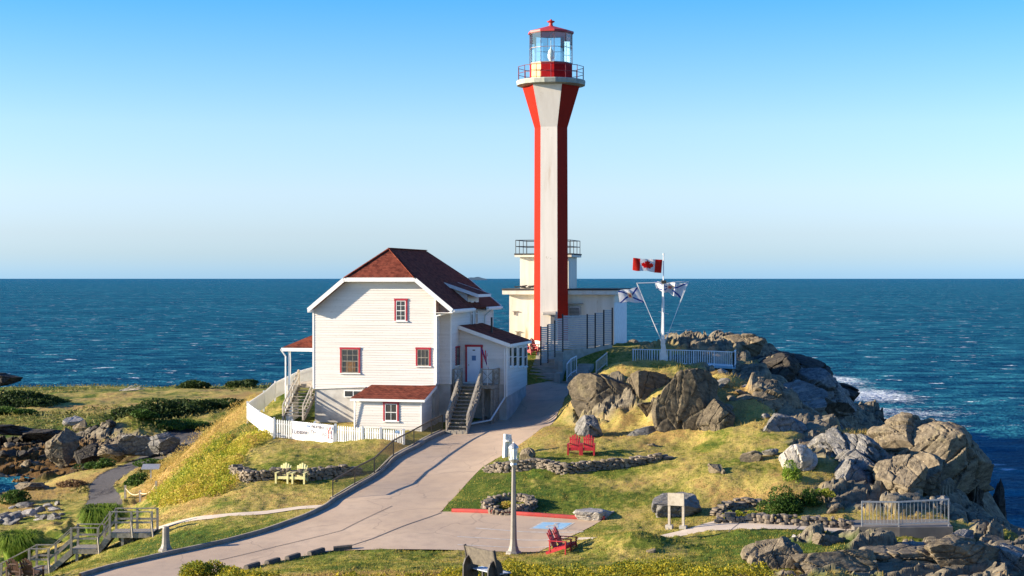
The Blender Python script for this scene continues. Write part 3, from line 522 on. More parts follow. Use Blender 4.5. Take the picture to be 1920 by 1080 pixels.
# ---------------------------------------------------------------- sea
def seamat():
    m, t, b = nt('sea_water'); v = wpos(t)
    mp = N(t, 'ShaderNodeMapping'); mp.inputs['Rotation'].default_value = (0, 0, radians(18)); mp.inputs['Scale'].default_value = (.55, 1.0, 1); L(t, v, mp.inputs[0]); mv = mp.outputs[0]
    a = noise(t, mv, .16, 4, .6); c_ = noise(t, mv, .75, 4, .6); e = noise(t, mv, 3.0, 3, .6); lo_ = noise(t, mv, .012, 4, .6)
    col = ramp(t, a, [(.32, (.003, .030, .075)), (.48, (.010, .105, .165)), (.64, (.045, .26, .31))])
    col = mix(t, ramp(t, lo_, [(.38, (0.,)*3), (.62, (.45,)*3)]), col, (.004, .060, .110))
    at = t.nodes.new('ShaderNodeAttribute'); at.attribute_name = 'foam'
    # whitecaps: rare streaks, plus surf where the foam attribute says
    mp2 = N(t, 'ShaderNodeMapping'); mp2.inputs['Rotation'].default_value = (0, 0, radians(8)); mp2.inputs['Scale'].default_value = (.28, .55, 1); L(t, v, mp2.inputs[0])
    wc = noise(t, mp2.outputs[0], .55, 6, .62); mpx = noise(t, v, .02, 3)
    s = mth(t, 'ADD', wc, mth(t, 'MULTIPLY', mth(t, 'SUBTRACT', mpx, .5), .12))
    caps = ramp(t, s, [(.632, (0.,)*3), (.672, (1.,)*3)])
    fo = mth(t, 'ADD', at.outputs['Fac'], mth(t, 'MULTIPLY', mth(t, 'SUBTRACT', noise(t, v, .9, 7, .75), .5), 1.9))
    surf = ramp(t, fo, [(.48, (0.,)*3), (.66, (.45,)*3), (.9, (1.,)*3)])
    fm = mth(t, 'MAXIMUM', caps, surf)
    col = mix(t, fm, col, (.80, .84, .86)); L(t, col, b.inputs['Base Color'])
    b.inputs['Specular Tint'].default_value = (.22, .62, 1, 1); L(t, mth(t, 'MULTIPLY_ADD', fm, .5, .22), b.inputs['Roughness']); b.inputs['IOR'].default_value = 1.05
    L(t, mth(t, 'MULTIPLY_ADD', fm, -.14, .20), b.inputs['Specular IOR Level'])
    hh_ = mth(t, 'ADD', mth(t, 'MULTIPLY', a, 1.0), mth(t, 'ADD', mth(t, 'MULTIPLY', c_, .42), mth(t, 'MULTIPLY', e, .10)))
    bp = bump(t, b, hh_, 1.0, 4.5)
    df = N(t, 'ShaderNodeBsdfDiffuse'); L(t, col, df.inputs[0]); L(t, bp.outputs[0], df.inputs['Normal']); gs = N(t, 'ShaderNodeBsdfGlossy'); gs.inputs[0].default_value = (.30, .66, .92, 1); gs.inputs['Roughness'].default_value = .22; L(t, bp.outputs[0], gs.inputs['Normal'])
    lw = N(t, 'ShaderNodeLayerWeight'); lw.inputs[0].default_value = .25; L(t, bp.outputs[0], lw.inputs[1]); ms_ = N(t, 'ShaderNodeMixShader'); L(t, mth(t, 'MULTIPLY', mth(t, 'MULTIPLY_ADD', lw.outputs[0], .32, .03), mth(t, 'SUBTRACT', 1.0, fm)), ms_.inputs[0])
    L(t, df.outputs[0], ms_.inputs[1]); L(t, gs.outputs[0], ms_.inputs[2]); L(t, ms_.outputs[0], t.nodes['Material Output'].inputs[0]); return m
ysea = [60.0]
while ysea[-1] < 900: ysea.append(ysea[-1]*1.0055)
while ysea[-1] < 45000: ysea.append(ysea[-1]*1.05)
ysea = np.array(ysea); us2 = (np.arange(-900, 2821, 7.0)-CXP)/FPX
Ys, Us = np.meshgrid(ysea, us2, indexing='ij'); Xs = (Us*Ys).ravel(); Ysr = Ys.ravel()
fade = np.clip(1-(Ysr-60)/840, 0, 1)
zs = fade*(.30*fbm(Xs*.10+Ysr*.03, Ysr*.16, 71, 3)+.20*fbm(Xs*.35, Ysr*.5, 72, 3))
foam = np.zeros(Xs.shape); nearm = (Ysr < 320) & (Xs > 8) & (Xs < 80)
hb = H0(Xs[nearm], Ysr[nearm]); foam[nearm] = .55*np.exp(-((hb+.2)/1.1)**2)
def fb(px, py, rx, ry, a): g = G(px, py, 0); return (g.x, g.y, rx, ry, a)
foam = np.maximum(foam, blob(Xs, Ysr, [fb(1640, 740, 7, 20, .9), fb(1650, 800, 9, 5, .85), fb(1700, 775, 12, 9, .66), fb(1580, 712, 5, 20, .8), fb(1760, 800, 6, 3, .6), fb(1600, 742, 4, 16, .9), fb(1640, 768, 7, 7, .75), fb(1620, 785, 6, 4, .7), fb(1690, 786, 7, 3, .72), fb(1740, 787, 5, 2.2, .7), fb(1775, 765, 3, 3, .6), fb(1590, 722, 4, 10, .6), fb(1670, 770, 10, 9, .5), fb(1608, 800, 3, 3, .75)]))
I2 = np.arange(Ys.size).reshape(Ys.shape); F2 = np.c_[I2[:-1, :-1].ravel(), I2[:-1, 1:].ravel(), I2[1:, 1:].ravel(), I2[1:, :-1].ravel()]
tag(npmesh('sea', np.c_[Xs, Ysr, zs], F2, seamat(), {'foam': foam}, smooth=np.ones(len(F2), bool)), kind='structure')
# low island on the horizon
isl = MB(); gI = P(892, 521, 14000); rng = np.linspace(-1, 1, 24)
prof = [(gI.x+r*105, max(0, 1-abs(r)**2.2)*26+3*sin(r*9)*(1-r*r)) for r in rng]
isl.prism([(x, 14000, -2) for x, z in prof[:1]]+[(x, 14000, z) for x, z in prof]+[(prof[-1][0], 14000, -2)], (0, 260, 0))
tag(fix_normals(isl.build('island', simple('distant_island', (.16, .22, .26), None, rough=1))), 'low faint island far out on the horizon behind the house roof', 'island')
# ---------------------------------------------------------------- the keeper's house (local axes: x along the gable wall, y back, z up)
TH = radians(-13); CH, SH = cos(TH), -sin(TH)           # SH = sin 13
HX, HY, HZ = -12.09, 97.5, 8.0
def hF(px, py, v=0.0):          # photo point on a wall plane parallel to the gable -> (u, z)
    k = (px-CXP)/FPX; u = (k*(HY+CH*v)-HX-SH*v)/(CH+k*SH); Y = HY-SH*u+CH*v
    return u, HC-(py-HYP)/FPX*Y-HZ
def hS(px, py, u):              # photo point on a plane parallel to the side wall -> (v, z)
    k = (px-CXP)/FPX; v = (k*(HY-SH*u)-HX-CH*u)/(SH-k*CH); Y = HY-SH*u+CH*v
    return v, HC-(py-HYP)/FPX*Y-HZ
house = empty('keeper_house', (HX, HY, HZ), TH, 'white clapboard keeper\'s house with red shingled half-hipped roof beside the drive', 'house')
def clip_band(poly, z0, z1):
    for (lim, sgn) in ((z0, 1), (z1, -1)):
        out = []
        for i in range(len(poly)):
            a, b = poly[i], poly[(i+1) % len(poly)]; da, db = (a[1]-lim)*sgn, (b[1]-lim)*sgn
            if da >= 0: out.append(a)
            if (da > 0 > db) or (da < 0 < db): t_ = da/(da-db); out.append((a[0]+(b[0]-a[0])*t_, lim))
        poly = out
        if len(poly) < 3: return []
    return poly
def boards(mb, poly, fn, proud=.028, pitch=.15):
    """lapped boards: poly in (a, z); fn(a, z, d) -> local point, d outwards"""
    z0 = min(p[1] for p in poly); z1 = max(p[1] for p in poly); z = math.floor(z0/pitch)*pitch
    while z < z1:
        b = clip_band(poly, z, z+pitch)
        if len(b) >= 3 and max(p[1] for p in b)-min(p[1] for p in b) > 1e-3:
            out = [fn(a, zz, proud*(1-(zz-z)/pitch)+.001) for a, zz in b]; base = [fn(a, z, 0) for a, zz in b if abs(zz-z) < 1e-6]
            mb.add(out, [tuple(range(len(out)))])
            lo = [fn(a, zz, proud+.001) for a, zz in b if abs(zz-z) < 1e-6]
            if len(lo) == 2: mb.add([lo[0], lo[1], base[1], base[0]], [(0, 1, 2, 3)])
        z += pitch
F_ = lambda v0: (lambda a, z, d: (a, v0-d, z))         # faces the camera
Rr = lambda u0: (lambda a, z, d: (u0+d, a, z))         # faces right
Lf = lambda u0: (lambda a, z, d: (u0-d, a, z))         # faces left
EA, RI, JE = 15.16-HZ, 18.82-HZ, 17.0-HZ               # eave, ridge, half-hip edge heights
UL, UR, VF, VB, UC = -.15, 8.85, -.5, 12.0, 4.35
PIT = (RI-EA)/(UC-UL)
def under(u): return EA+(min(u-UL, UR-u))*PIT-.16
UW, US, VJ, VE = 7.7, 8.4, 1.0, 11.6
w0 = 10.24-HZ; w1 = 10.60-HZ
mb = MB()
jl, jr = UL+(JE-EA)/PIT, UR-(JE-EA)/PIT
gable = [(0, w0), (UW, w1), (UW, under(UW)), (jr, JE-.16), (jl, JE-.16), (0, under(0))]
boards(mb, gable, F_(0)); boards(mb, [(UW, w1), (US, w1), (US, under(US)), (UW, under(UW))], F_(VJ))
boards(mb, [(0, w1), (VJ, w1), (VJ, under(UW)), (0, under(UW))], Rr(UW))
boards(mb, [(VJ, w1), (VE, w1), (VE, under(US)), (VJ, under(US))], Rr(US)); boards(mb, [(0, w0), (VE, w0), (VE, under(0)), (0, under(0))], Lf(0))
boards(mb, [(0, w0), (US, w0), (US, under(US)), (jr, JE-.16), (jl, JE-.16), (0, under(0))], lambda a, z, d: (a, VE+d, z))
mb.build('wall', clapm, house)
core = MB(); core.prism([(.01, .01, w0), (UW-.01, .01, w1), (UW-.01, .01, under(UW)-.01), (jr, .01, JE-.17), (jl, .01, JE-.17), (.01, .01, under(0)-.01)], (0, VE-.02, 0))
core.box((UW, VJ+.01, w1), (US-.01, VE-.01, under(US)-.02)); core.build('wall_core', white, house)
fo = MB(); fo.box((.06, .06, -1.2), (UW-.06, VE-.1, w0+.03)); fo.box((UW-.1, VJ+.06, -1.2), (US-.06, VE-.15, w1+.01)); fo.box((.09, .09, w0+.0), (UW-.09, VE-.2, w1)); fo.build('foundation', found, house)
for (u, v, zz, zt) in ((0, 0, w0, under(0)), (UW, 0, w1, under(UW)), (US, VJ, w1, under(US)), (US, VE, w1, under(US))): cb = MB(); cb.box((u-.06, v-.04, zz), (u+.04, v+.06, zt)); cb.build('corner_board', trim, house)
# main roof: two slopes and two half-hips, 0.14 thick
def slab(mb, pts, th=.14):
    n = (Vector(pts[1])-Vector(pts[0])).cross(Vector(pts[2])-Vector(pts[0])).normalized()
    if n.z < 0: n = -n
    mb.prism(pts, -n*th)
VR0, VR1 = 1.5, 9.6
roof = MB()
slab(roof, [(UR, VF, EA), (UR, VB, EA), (jr, VB, JE), (UC, VR1, RI), (UC, VR0, RI), (jr, VF, JE)])
slab(roof, [(UL, VF, EA), (jl, VF, JE), (UC, VR0, RI), (UC, VR1, RI), (jl, VB, JE), (UL, VB, EA)])
slab(roof, [(jl, VF, JE), (jr, VF, JE), (UC, VR0, RI)]); slab(roof, [(jr, VB, JE), (jl, VB, JE), (UC, VR1, RI)])
ro = fix_normals(roof.build('roof', shing, house))
rc = MB()
for a, b in (((UC, VR0, RI+.02), (UC, VR1, RI+.02)), ((UC, VR0, RI+.02), (jl, VF, JE+.02)), ((UC, VR0, RI+.02), (jr, VF, JE+.02))): rc.beam(a, b, .2, .05)
rc.build('ridge_cap', shing, ro)
# white rake boards, fascia and soffit
fb_ = MB(); e = .10
def rake(v, dv):
    for (a, b) in (((UL-.02, EA-.09), (jl, JE-.09)), ((UR+.02, EA-.09), (jr, JE-.09)), ((jl, JE-.09), (jr, JE-.09))):
        fb_.beam((a[0], v, a[1]), (b[0], v, b[1]), .05, .24)
rake(VF-.01, 0); rake(VB+.01, 0)
for u in (UL-.03, UR+.03):
    fb_.box((u-.03, VF, EA-.24), (u+.03, VB, EA-.02)) if u < 0 else (fb_.box((u-.03, VF, EA-.24), (u+.03, 4.75, EA-.02)), fb_.box((u-.03, 7.95, EA-.24), (u+.03, VB, EA-.02)))
fb_.prism([(UL, VF+.02, EA-.22), (0.0, VF+.02, EA-.22), (0.0, VF+.02, EA-.05)], (0, -VF, 0))
fb_.box((UW, VF+.02, EA-.24), (UR, VJ, EA-.21))
fb_.box((UL+.02, 0, EA-.24), (.02, VE, EA-.2)); fb_.box((US, VJ, EA-.24), (UR-.02, 4.7, EA-.2)); fb_.box((US, 8.0, EA-.24), (UR-.02, VE, EA-.2))
fb_.build('fascia', trim, house)
# soffits under the gable overhang
sf = MB()
for a, b in (((UL, EA-.18), (jl, JE-.18)), ((UR, EA-.18), (jr, JE-.18)), ((jl, JE-.18), (jr, JE-.18))):
    sf.add([(a[0], VF+.02, a[1]), (b[0], VF+.02, b[1]), (b[0], 0, b[1]), (a[0], 0, a[1])], [(0, 1, 2, 3)])
# the wall flares out under the left eave in a curved bracket, as does the right one
for s_, uu in ((1, 0.02), (-1, UW-.02)):
    z0 = under(uu)-.02; pr = [(0, -1.15), (.04, -.75), (.14, -.42), (.30, -.15), (.46, .0)]
    for (d0, h0), (d1, h1) in zip(pr[:-1], pr[1:]):
        uo = uu
    pass
sf.build('soffit', trim, house)
for v0_, v1_ in ((VF, 4.7), (8.0, VB)): gt = MB(); gt.box((UR+.06, v0_, EA-.16), (UR+.17, v1_, EA-.05)); gt.build('gutter', trim, house)
gt = MB(); gt.cyl((UR+.1, VF+.2, EA-.16), (UW+.1, -.10, EA-.42), .04); gt.cyl((UW+.1, -.10, EA-.40), (UW+.1, -.10, w1+.1), .04); gt.build('downpipe', trim, house)
gt = MB(); gt.cyl((UR+.1, 9.2, EA-.16), (US+.08, 9.2, EA-.6), .045); gt.cyl((US+.08, 9.2, EA-.6), (US+.08, 9.2, EA-2.2), .045)
gt.build('downpipe', trim, house)
# windows
def window(fn, a0, z0, a1, z1, nx, nz, parent, trimw=.1, red=redtrim, sash=trim, label=None, curtain=False):
    """fn as in boards; outer size incl. trim"""
    f = MB(); t_ = trimw
    def bx(mb, A0, Z0, A1, Z1, d0, d1):
        p = [fn(A0, Z0, d0), fn(A1, Z1, d1)]; mb.box(tuple(min(p[0][i], p[1][i]) for i in range(3)), tuple(max(p[0][i], p[1][i]) for i in range(3)))
    bx(f, a0, z0, a0+t_, z1, 0, .065); bx(f, a1-t_, z0, a1, z1, 0, .065); bx(f, a0-.02, z1-t_, a1+.02, z1+.02, .0, .08)
    o = f.build('window', red, parent)
    if label: o['label'] = label
    s = MB(); bx(s, a0-.04, z0-.06, a1+.04, z0, 0, .11); s.build('sill', trim, o)
    g = MB(); bx(g, a0+t_, z0, a1-t_, z1-t_, 0, .036); g.build('pane', glass, o)
    k = MB(); sw = .045; A0, A1, Z0, Z1 = a0+t_, a1-t_, z0, z1-t_
    bx(k, A0, Z0, A0+sw, Z1, .02, .058); bx(k, A1-sw, Z0, A1, Z1, .02, .058); bx(k, A0+sw, Z0, A1-sw, Z0+sw*1.3, .02, .058); bx(k, A0+sw, Z1-sw, A1-sw, Z1, .02, .058)
    zm = (Z0+Z1)/2; bx(k, A0+sw, zm-sw/2, A1-sw, zm+sw/2, .02, .060)
    for i in range(1, nx): x = A0+(A1-A0)*i/nx; bx(k, x-.012, Z0+sw*1.3, x+.012, zm-sw/2, .02, .050); bx(k, x-.012, zm+sw/2, x+.012, Z1-sw, .02, .050)
    if nz > 2:
        for i in range(nz-1):
            zz = Z0+(Z1-Z0)*(i+1)/nz
            if abs(zz-zm) > .06: bx(k, A0+sw, zz-.011, A1-sw, zz+.011, .02, .049)
    k.build('frame', sash, o)
    if curtain:
        c = MB(); bx(c, A0+.28, Z0+.08, A1-.2, zm-.05, .036, .039); c.build('curtain', simple('brown_curtain', (.20, .10, .04), (.10, .06, .03), 8, .9), o)
    return o
def wrect(x0, y0, x1, y1, v=0): a = hF(x0, y1, v); b = hF(x1, y0, v); return a[0], a[1], b[0], b[1]
window(F_(0), *wrect(740, 560.5, 764, 601.5), 2, 4, house)
window(F_(0), *wrect(638, 652, 675.5, 699), 3, 4, house, sash=greywood, curtain=True)
window(F_(0), *wrect(780, 652, 808, 686), 3, 2, house, sash=greywood)
# basement window
a = wrect(645, 732, 680, 745); bm = MB(); bm.box((a[0], -.03, a[1]), (a[2], .05, a[3])); o = bm.build('basement_window', trim, house)
g_ = MB(); g_.box((a[0]+.06, -.04, a[1]+.06), ((a[0]+a[2])/2-.03, -.02, a[3]-.05)); g_.box(((a[0]+a[2])/2+.03, -.04, a[1]+.06), (a[2]-.06, -.02, a[3]-.05)); g_.build('pane', glass, o)
# shed dormers (right seen from the side, left only its corner)
dz = 16.2-HZ
def dormer(side, v0, v1, zt, out):
    m = MB(); s = 1 if side > 0 else -1; ue = (US if s > 0 else 0); top = zt; m.mi = 0
    # flat-pitched roof from the slope out past the wall
    zr = top+.75; ur = (UR-(zr-EA)/PIT) if s > 0 else (UL+(zr-EA)/PIT)
    r = MB(); slab(r, [(ue+s*out, v0-.25, top), (ue+s*out, v1+.25, top), (ur, v1+.25, zr), (ur, v0-.25, zr)], .10)
    o = fix_normals(r.build('dormer_roof', shing, house))
    t2 = MB()
    for v in (v0-.26, v1+.26): t2.beam((ue+s*out, v, top-.09), (ur, v, zr-.09), .04, .20)
    t2.beam((ue+s*out, v0-.25, top-.08), (ue+s*out, v1+.25, top-.08), .05, .18); t2.build('fascia', trim, o)
    w_ = MB(); fnw = Rr(ue) if s > 0 else Lf(ue)
    zlow = EA-.3
    boards(w_, [(v0, zlow), (v1, zlow), (v1, top-.05), (v0, top-.05)], fnw)
    zin = lambda u: EA+((UR-u) if s > 0 else (u-UL))*PIT
    for v in (v0, v1):
        w_.add([(ue, v, zlow), (ue, v, top-.02), (ur, v, zr-.08)], [(0, 1, 2)])
    w_.build('dormer_wall', clapm, o); return o
dr_ = dormer(1, 4.95, 7.75, 15.98-HZ, .75); dormer(-1, 4.6, 7.4, 16.0-HZ, .35)
for v in (5.55, 6.75):
    window(Rr(US+.02), v, EA-1.15, v+.6, EA+.35, 2, 2, house, trimw=.05, red=trim)
# lean-to on the front
SV = -2.2
x0, zb, x1, _ = wrect(665, 750, 790, 808, SV); zt = hF(700, 748, SV)[1]; x0r, _ = hF(657, 748, SV-.2); x1r, _ = hF(797, 748, SV-.2)
zr = hF(760, 722, 0)[1]; zel = zt-.02
sh = MB(); boards(sh, [(x0, zb), (x1, zb), (x1, zel), (x0, zel)], F_(SV)); boards(sh, [(SV, zb), (0, zb), (0, zr-.12), (SV, zel)], Rr(x1)); boards(sh, [(SV, zb), (0, zb), (0, zr-.12), (SV, zel)], Lf(x0))
st = sh.build('lean_to', clapm, house)
c_ = MB(); c_.prism([(x0+.02, SV+.02, -1.0), (x0+.02, SV+.02, zel-.03), (x0+.02, -.01, zr-.16), (x0+.02, -.01, -1.0)], (x1-x0-.04, 0, 0)); c_.build('plinth', found, st)
r = MB(); slab(r, [(x0r, SV-.25, zt+.05), (x1r, SV-.25, zt+.05), (x1r, 0, zr), (x0r+.55, 0, zr)], .09); slab(r, [(x0r, SV-.25, zt+.05), (x0r+.55, 0, zr), (x0r+.05, 0, zt+.05)], .06)
r.build('lean_to_roof', shing, st); fix_normals(st.children[-1])
f = MB(); f.box((x0r, SV-.30, zt-.12), (x1r, SV-.255, zt+.02)); f.beam((x1r+.01, SV-.25, zt-.04), (x1r+.01, 0, zr-.1), .04, .16); f.cyl((x0+.12, SV-.16, zt-.05), (x0+.02, SV-.05, zb), .035)
for u in (x0, x1): f.box((u-.05, SV-.03, zb), (u+.03, SV+.05, zt))
f.build('fascia', trim, st)
window(F_(SV), *wrect(719, 754, 748, 789, SV), 2, 2, st)
# porch on the left: hipped roof on posts, deck and stairs
pv, pu = .35, -2.1
zpe = hF(530, 651, pv)[1]; zpt = hF(588, 617, pv+2.2)[1]; vback = 6.2
p = MB(); slab(p, [(pu, pv-.15, zpe), (.02, pv-.15, zpe), (0, pv+2.0, zpt)], .1); slab(p, [(pu, pv-.15, zpe), (0, pv+2.0, zpt), (0, vback-2, zpt), (pu, vback, zpe)], .1)
po = fix_normals(p.build('porch_roof', shing, house))
f = MB(); f.box((pu-.02, pv-.2, zpe-.24), (0, pv-.155, zpe-.03)); f.box((pu-.06, pv-.2, zpe-.24), (pu-.015, vback, zpe-.03)); f.box((pu, pv-.1, zpe-.16), (0, vback, zpe-.12))
f.cyl((pu-.1, pv-.18, zpe-.12), (pu+.2, pv-.1, zpe-.55), .045); f.cyl((pu+.2, pv-.1, zpe-.55), (pu+.2, pv-.1, .7), .045); f.build('fascia', trim, po)
zd = 10.45-HZ
for (u, v) in ((pu+.42, pv), (pu+.28, pv+.35), (-.35, pv+2.6), (pu+.3, vback-.3)):
    q_ = MB(); q_.box((u-.06, v-.06, zd), (u+.06, v+.06, zpe-.15)); q_.build('post', trim, house)
dk = MB(); dk.box((pu+.15, pv+1.1, zd-.18), (-.03, vback, zd)); dk.box((pu+.15, pv+.0, zd-.9), (pu+.45, pv+1.1, zd-.02)); dk.build('deck', palewood, house)
pn = MB(); pn.box((pu+.17, pv-.02, -.1), (pu+.62, pv+1.0, zd-.03)); pn.build('side_panel', white_w, house)
st_ = MB(); n = 10; zbot = .55; su0, su1 = pu+.62, -.16
for i in range(n):
    v1 = pv+1.1-i*.27; z_ = zd-(i+1)*(zd-zbot)/(n+1); st_.box((su0, v1-.30, z_-.045), (su1, v1, z_))
for u in (su0, su1): st_.beam((u, pv+1.1, zd-.2), (u, pv+1.1-n*.27, zbot-.02), .05, .26)
stp = st_.build('stairs', greywood, house)
hr = MB()
for u in (su0+.02, su1-.02):
    top_, bot_ = (u, pv+1.0, zd+.85), (u, pv+1.0-n*.27, zbot+.8)
    hr.beam(top_, bot_, .06, .1); hr.beam((u, pv+1.0, zd+.4), (u, pv+1.0-n*.27, zbot+.38), .05, .08)
    for t_ in (0, .5, 1): 
        a_ = Vector(top_).lerp(Vector(bot_), t_); hr.box((u-.045, a_.y-.045, a_.z-.9), (u+.045, a_.y+.045, a_.z))
hr.build('handrail', palewood, stp)
# annex on the right with the entrance
AV, AU, AB = 2.9, 11.41, 8.5
zla, _ = 0, 0; zA0 = 9.75-HZ; zA1 = 10.1-HZ; zeA = 13.0-HZ; zwA = 14.1-HZ; ppa = (zwA-zeA)/(AU+.25-US)
an = MB(); ue_ = AU+.25; ht = lambda u: zeA+(ue_-u)*ppa-.1
boards(an, [(US, 10.5-HZ), (AU, 10.5-HZ), (AU, ht(AU)), (US, ht(US))], F_(AV)); boards(an, [(AV, zA0), (AB, zA1), (AB, ht(AU)), (AV, ht(AU))], Rr(AU))
ao = an.build('annex', clapm, house)
c_ = MB(); c_.prism([(US, AV+.02, -.2), (US, AV+.02, ht(US)-.03), (AU-.02, AV+.02, ht(AU)-.03), (AU-.02, AV+.02, -.2)], (0, AB-AV-.04, 0)); c_.build('annex_foundation', found, ao)
r = MB(); slab(r, [(US-.0, AV-.3, zwA), (ue_, AV-.3, zeA), (ue_, AB+.2, zeA), (US, AB+.2, zwA)], .08); aro = fix_normals(r.build('annex_roof', shing, ao))
vp = MB(); vp.cyl((9.9, 5.2, ht(9.9)), (9.9, 5.2, ht(9.9)+1.05), .06); vp.build('vent_pipe', blackmetal, aro)
f = MB(); f.beam((US, AV-.31, zwA-.1), (ue_, AV-.31, zeA-.1), .05, .22); f.box((ue_-.02, AV-.3, zeA-.2), (ue_+.04, AB+.2, zeA-.03)); f.box((US, AV-.28, ht(US)-.0), (US+.0001, AV, ht(US)+.001))
f.box((AU-.05, AV-.035, zA0), (AU+.035, AV+.06, ht(AU))); f.box((AU-.06, AB-.06, zA1), (AU+.03, AB+.02, ht(AU)))
f.cyl((AU-.12, AV-.08, zeA-.3), (AU-.12, AV-.08, zA0-.05), .045); f.cyl((AU-.12, AV-.08, zA0-.05), (AU-.5, AV-2.1, zA0-1.25), .05); f.cyl((AU-.5, AV-2.1, zA0-1.25), (AU-2.0, AV-2.6, zA0-1.55), .05)
f.build('fascia', trim, ao)
for (xa, xb) in ((953.5, 958.5), (961, 968), (971.5, 978), (981, 987)):
    va, zt_ = hS(xa, 650, AU); vb, zb_ = hS(xb, 686, AU); window(Rr(AU), va, zb_-.02, vb, zt_, 1, 2, ao, trimw=.04, red=trim, sash=trim)
a = wrect(854, 650, 861, 684, AV)
vs, zt_ = hS(853.5, 650, US); vs2, zb_ = hS(860.5, 684, US); window(Rr(US), max(vs, 1.9), zb_, max(vs2, 2.6), zt_, 1, 2, house, trimw=.05, red=redtrim, sash=blackmetal)
a = wrect(873, 647, 905, 716, AV); fr_ = MB(); t_ = .11
fr_.box((a[0], AV-.09, a[1]), (a[0]+t_, AV, a[3])); fr_.box((a[2]-t_, AV-.09, a[1]), (a[2], AV, a[3])); fr_.box((a[0]-.02, AV-.1, a[3]-t_), (a[2]+.02, AV, a[3]+.02)); fo_ = fr_.build('door_frame', redtrim, ao)
d_ = MB(); d_.box((a[0]+t_, AV-.06, a[1]+.02), (a[2]-t_, AV, a[3]-t_)); do = d_.build('door', simple('door_paint', (.66, .72, .80), (.60, .66, .74), 2, .4), ao)
d_ = MB(); d_.box((a[0]+t_+.08, AV-.12, a[1]+1.0), (a[0]+t_+.13, AV-.06, a[1]+1.1)); d_.build('handle', galv, do)
uc = (a[0]+a[2])/2
d_ = MB(); d_.box((uc-.13, AV-.07, a[1]+1.32), (uc+.13, AV-.06, a[1]+1.62)); d_.build('notice', simple('blue_notice', (.05, .14, .30), (.10, .2, .4), 30, .5), do)
d_ = MB(); d_.box((uc-.08, AV-.07, a[1]+1.92), (uc+.08, AV-.06, a[1]+1.99)); d_.build('number_plate', blackmetal, do)
d_ = MB(); d_.box((a[0]-.05, AV-.35, a[1]-.12), (a[2]+.1, AV-.06, a[1])); d_.build('doorstep', white_w, ao)
# entrance deck, cross-braced railings and stairs
zk = 10.55-HZ; DV = 1.25; DU = 10.95
dk = MB(); 
for i in range(12): v = DV+i*(AV-DV)/12; dk.box((US+.05, v+.008, zk-.05), (DU, v+(AV-DV)/12-.008, zk))
dk.box((US+.05, DV+.02, zk-.22), (DU, DV+.07, zk-.06)); dk.box((DU-.06, DV+.08, zk-.22), (DU-.01, AV-.05, zk-.06))
for (u, v) in ((US+.15, DV+.15), (9.0, DV+.15), (10.3, DV+.15), (DU-.12, DV+.15), (DU-.12, AV-.25)): dk.box((u-.055, v-.055, -1.0), (u+.055, v+.055, zk-.23))
dko = dk.build('entrance_deck', greywood, house)
skp = MB()
for i in range(9): v = DV+.25+i*.17; skp.box((DU-.04, v, .3), (DU-.015, v+.12, zk-.24))
skp.build('skirt_boards', greywood, dko)
def xrail(p, q, name, par):
    p, q = Vector(p), Vector(q); m = MB(); t_ = (q-p)
    up = Vector((0, 0, .95))
    for w_ in (p, q): m.beam(w_, w_+up, .09, .09, (0, 1, 0))
    m.beam(p+up, q+up, .12, .05); m.beam(p+Vector((0, 0, .12)), q+Vector((0, 0, .12)), .05, .05)
    nseg = max(1, int(t_.length/.75))
    for i in range(nseg):
        a_, b_ = p+t_*(i/nseg), p+t_*((i+1)/nseg); z1 = Vector((0, 0, .15)); z2 = Vector((0, 0, .9))
        m.beam(a_+z1, b_+z2, .03, .035); m.beam(a_+z2, b_+z1, .03, .035)
        mid = (a_+b_)/2; m.beam(mid+z1, mid+z2, .035, .035, (0, 1, 0)); m.beam(b_+z1, b_+z2, .04, .04, (0, 1, 0))
    return m.build(name, greywood, par)
xrail((US+.1, DV, zk), (9.0, DV, zk), 'railing', dko); xrail((10.25, DV, zk), (DU, DV, zk), 'railing', dko); xrail((DU, DV, zk), (DU, AV-.1, zk), 'railing', dko)
st_ = MB(); n = 13; zbot = -.02; sv1 = -2.25; s0, s1 = 9.02, 10.22
for i in range(n):
    f0 = (i+1)/n; v1 = DV+(sv1-DV)*i/n; z_ = zk-(zk-zbot)*f0+.0; st_.box((s0, v1-.30, z_-.05+.17), (s1, v1, z_+.17)); st_.box((s0+.04, v1-.03, z_-.02), (s1-.04, v1-.01, z_+.12))
for u in (s0, s1): st_.beam((u, DV, zk-.18), (u, sv1, zbot), .06, .30)
st_.box((s0-.05, sv1-.08, -.25), (s1+.05, sv1+.1, .1))
so = st_.build('entrance_stairs', greywood, dko)
hr = MB()
for u in (s0-.02, s1+.02):
    T, B_ = Vector((u, DV+.02, zk)), Vector((u, sv1+.05, zbot)); 
    for h, wd, th_ in ((1.0, .13, .05), (.9, .04, .1), (.62, .03, .12), (.34, .03, .12)): hr.beam(T+Vector((0, 0, h)), B_+Vector((0, 0, h)), wd, th_)
    for t_ in (0, .33, .66, 1): a_ = T.lerp(B_, t_); hr.beam(a_+Vector((0, 0, -.15)), a_+Vector((0, 0, 1.0)), .09, .09, (0, 1, 0))
hr.build('handrail', greywood, so)
def hloc(u, v, z): return Vector((HX+CH*u+SH*v, HY-SH*u+CH*v, HZ+z))
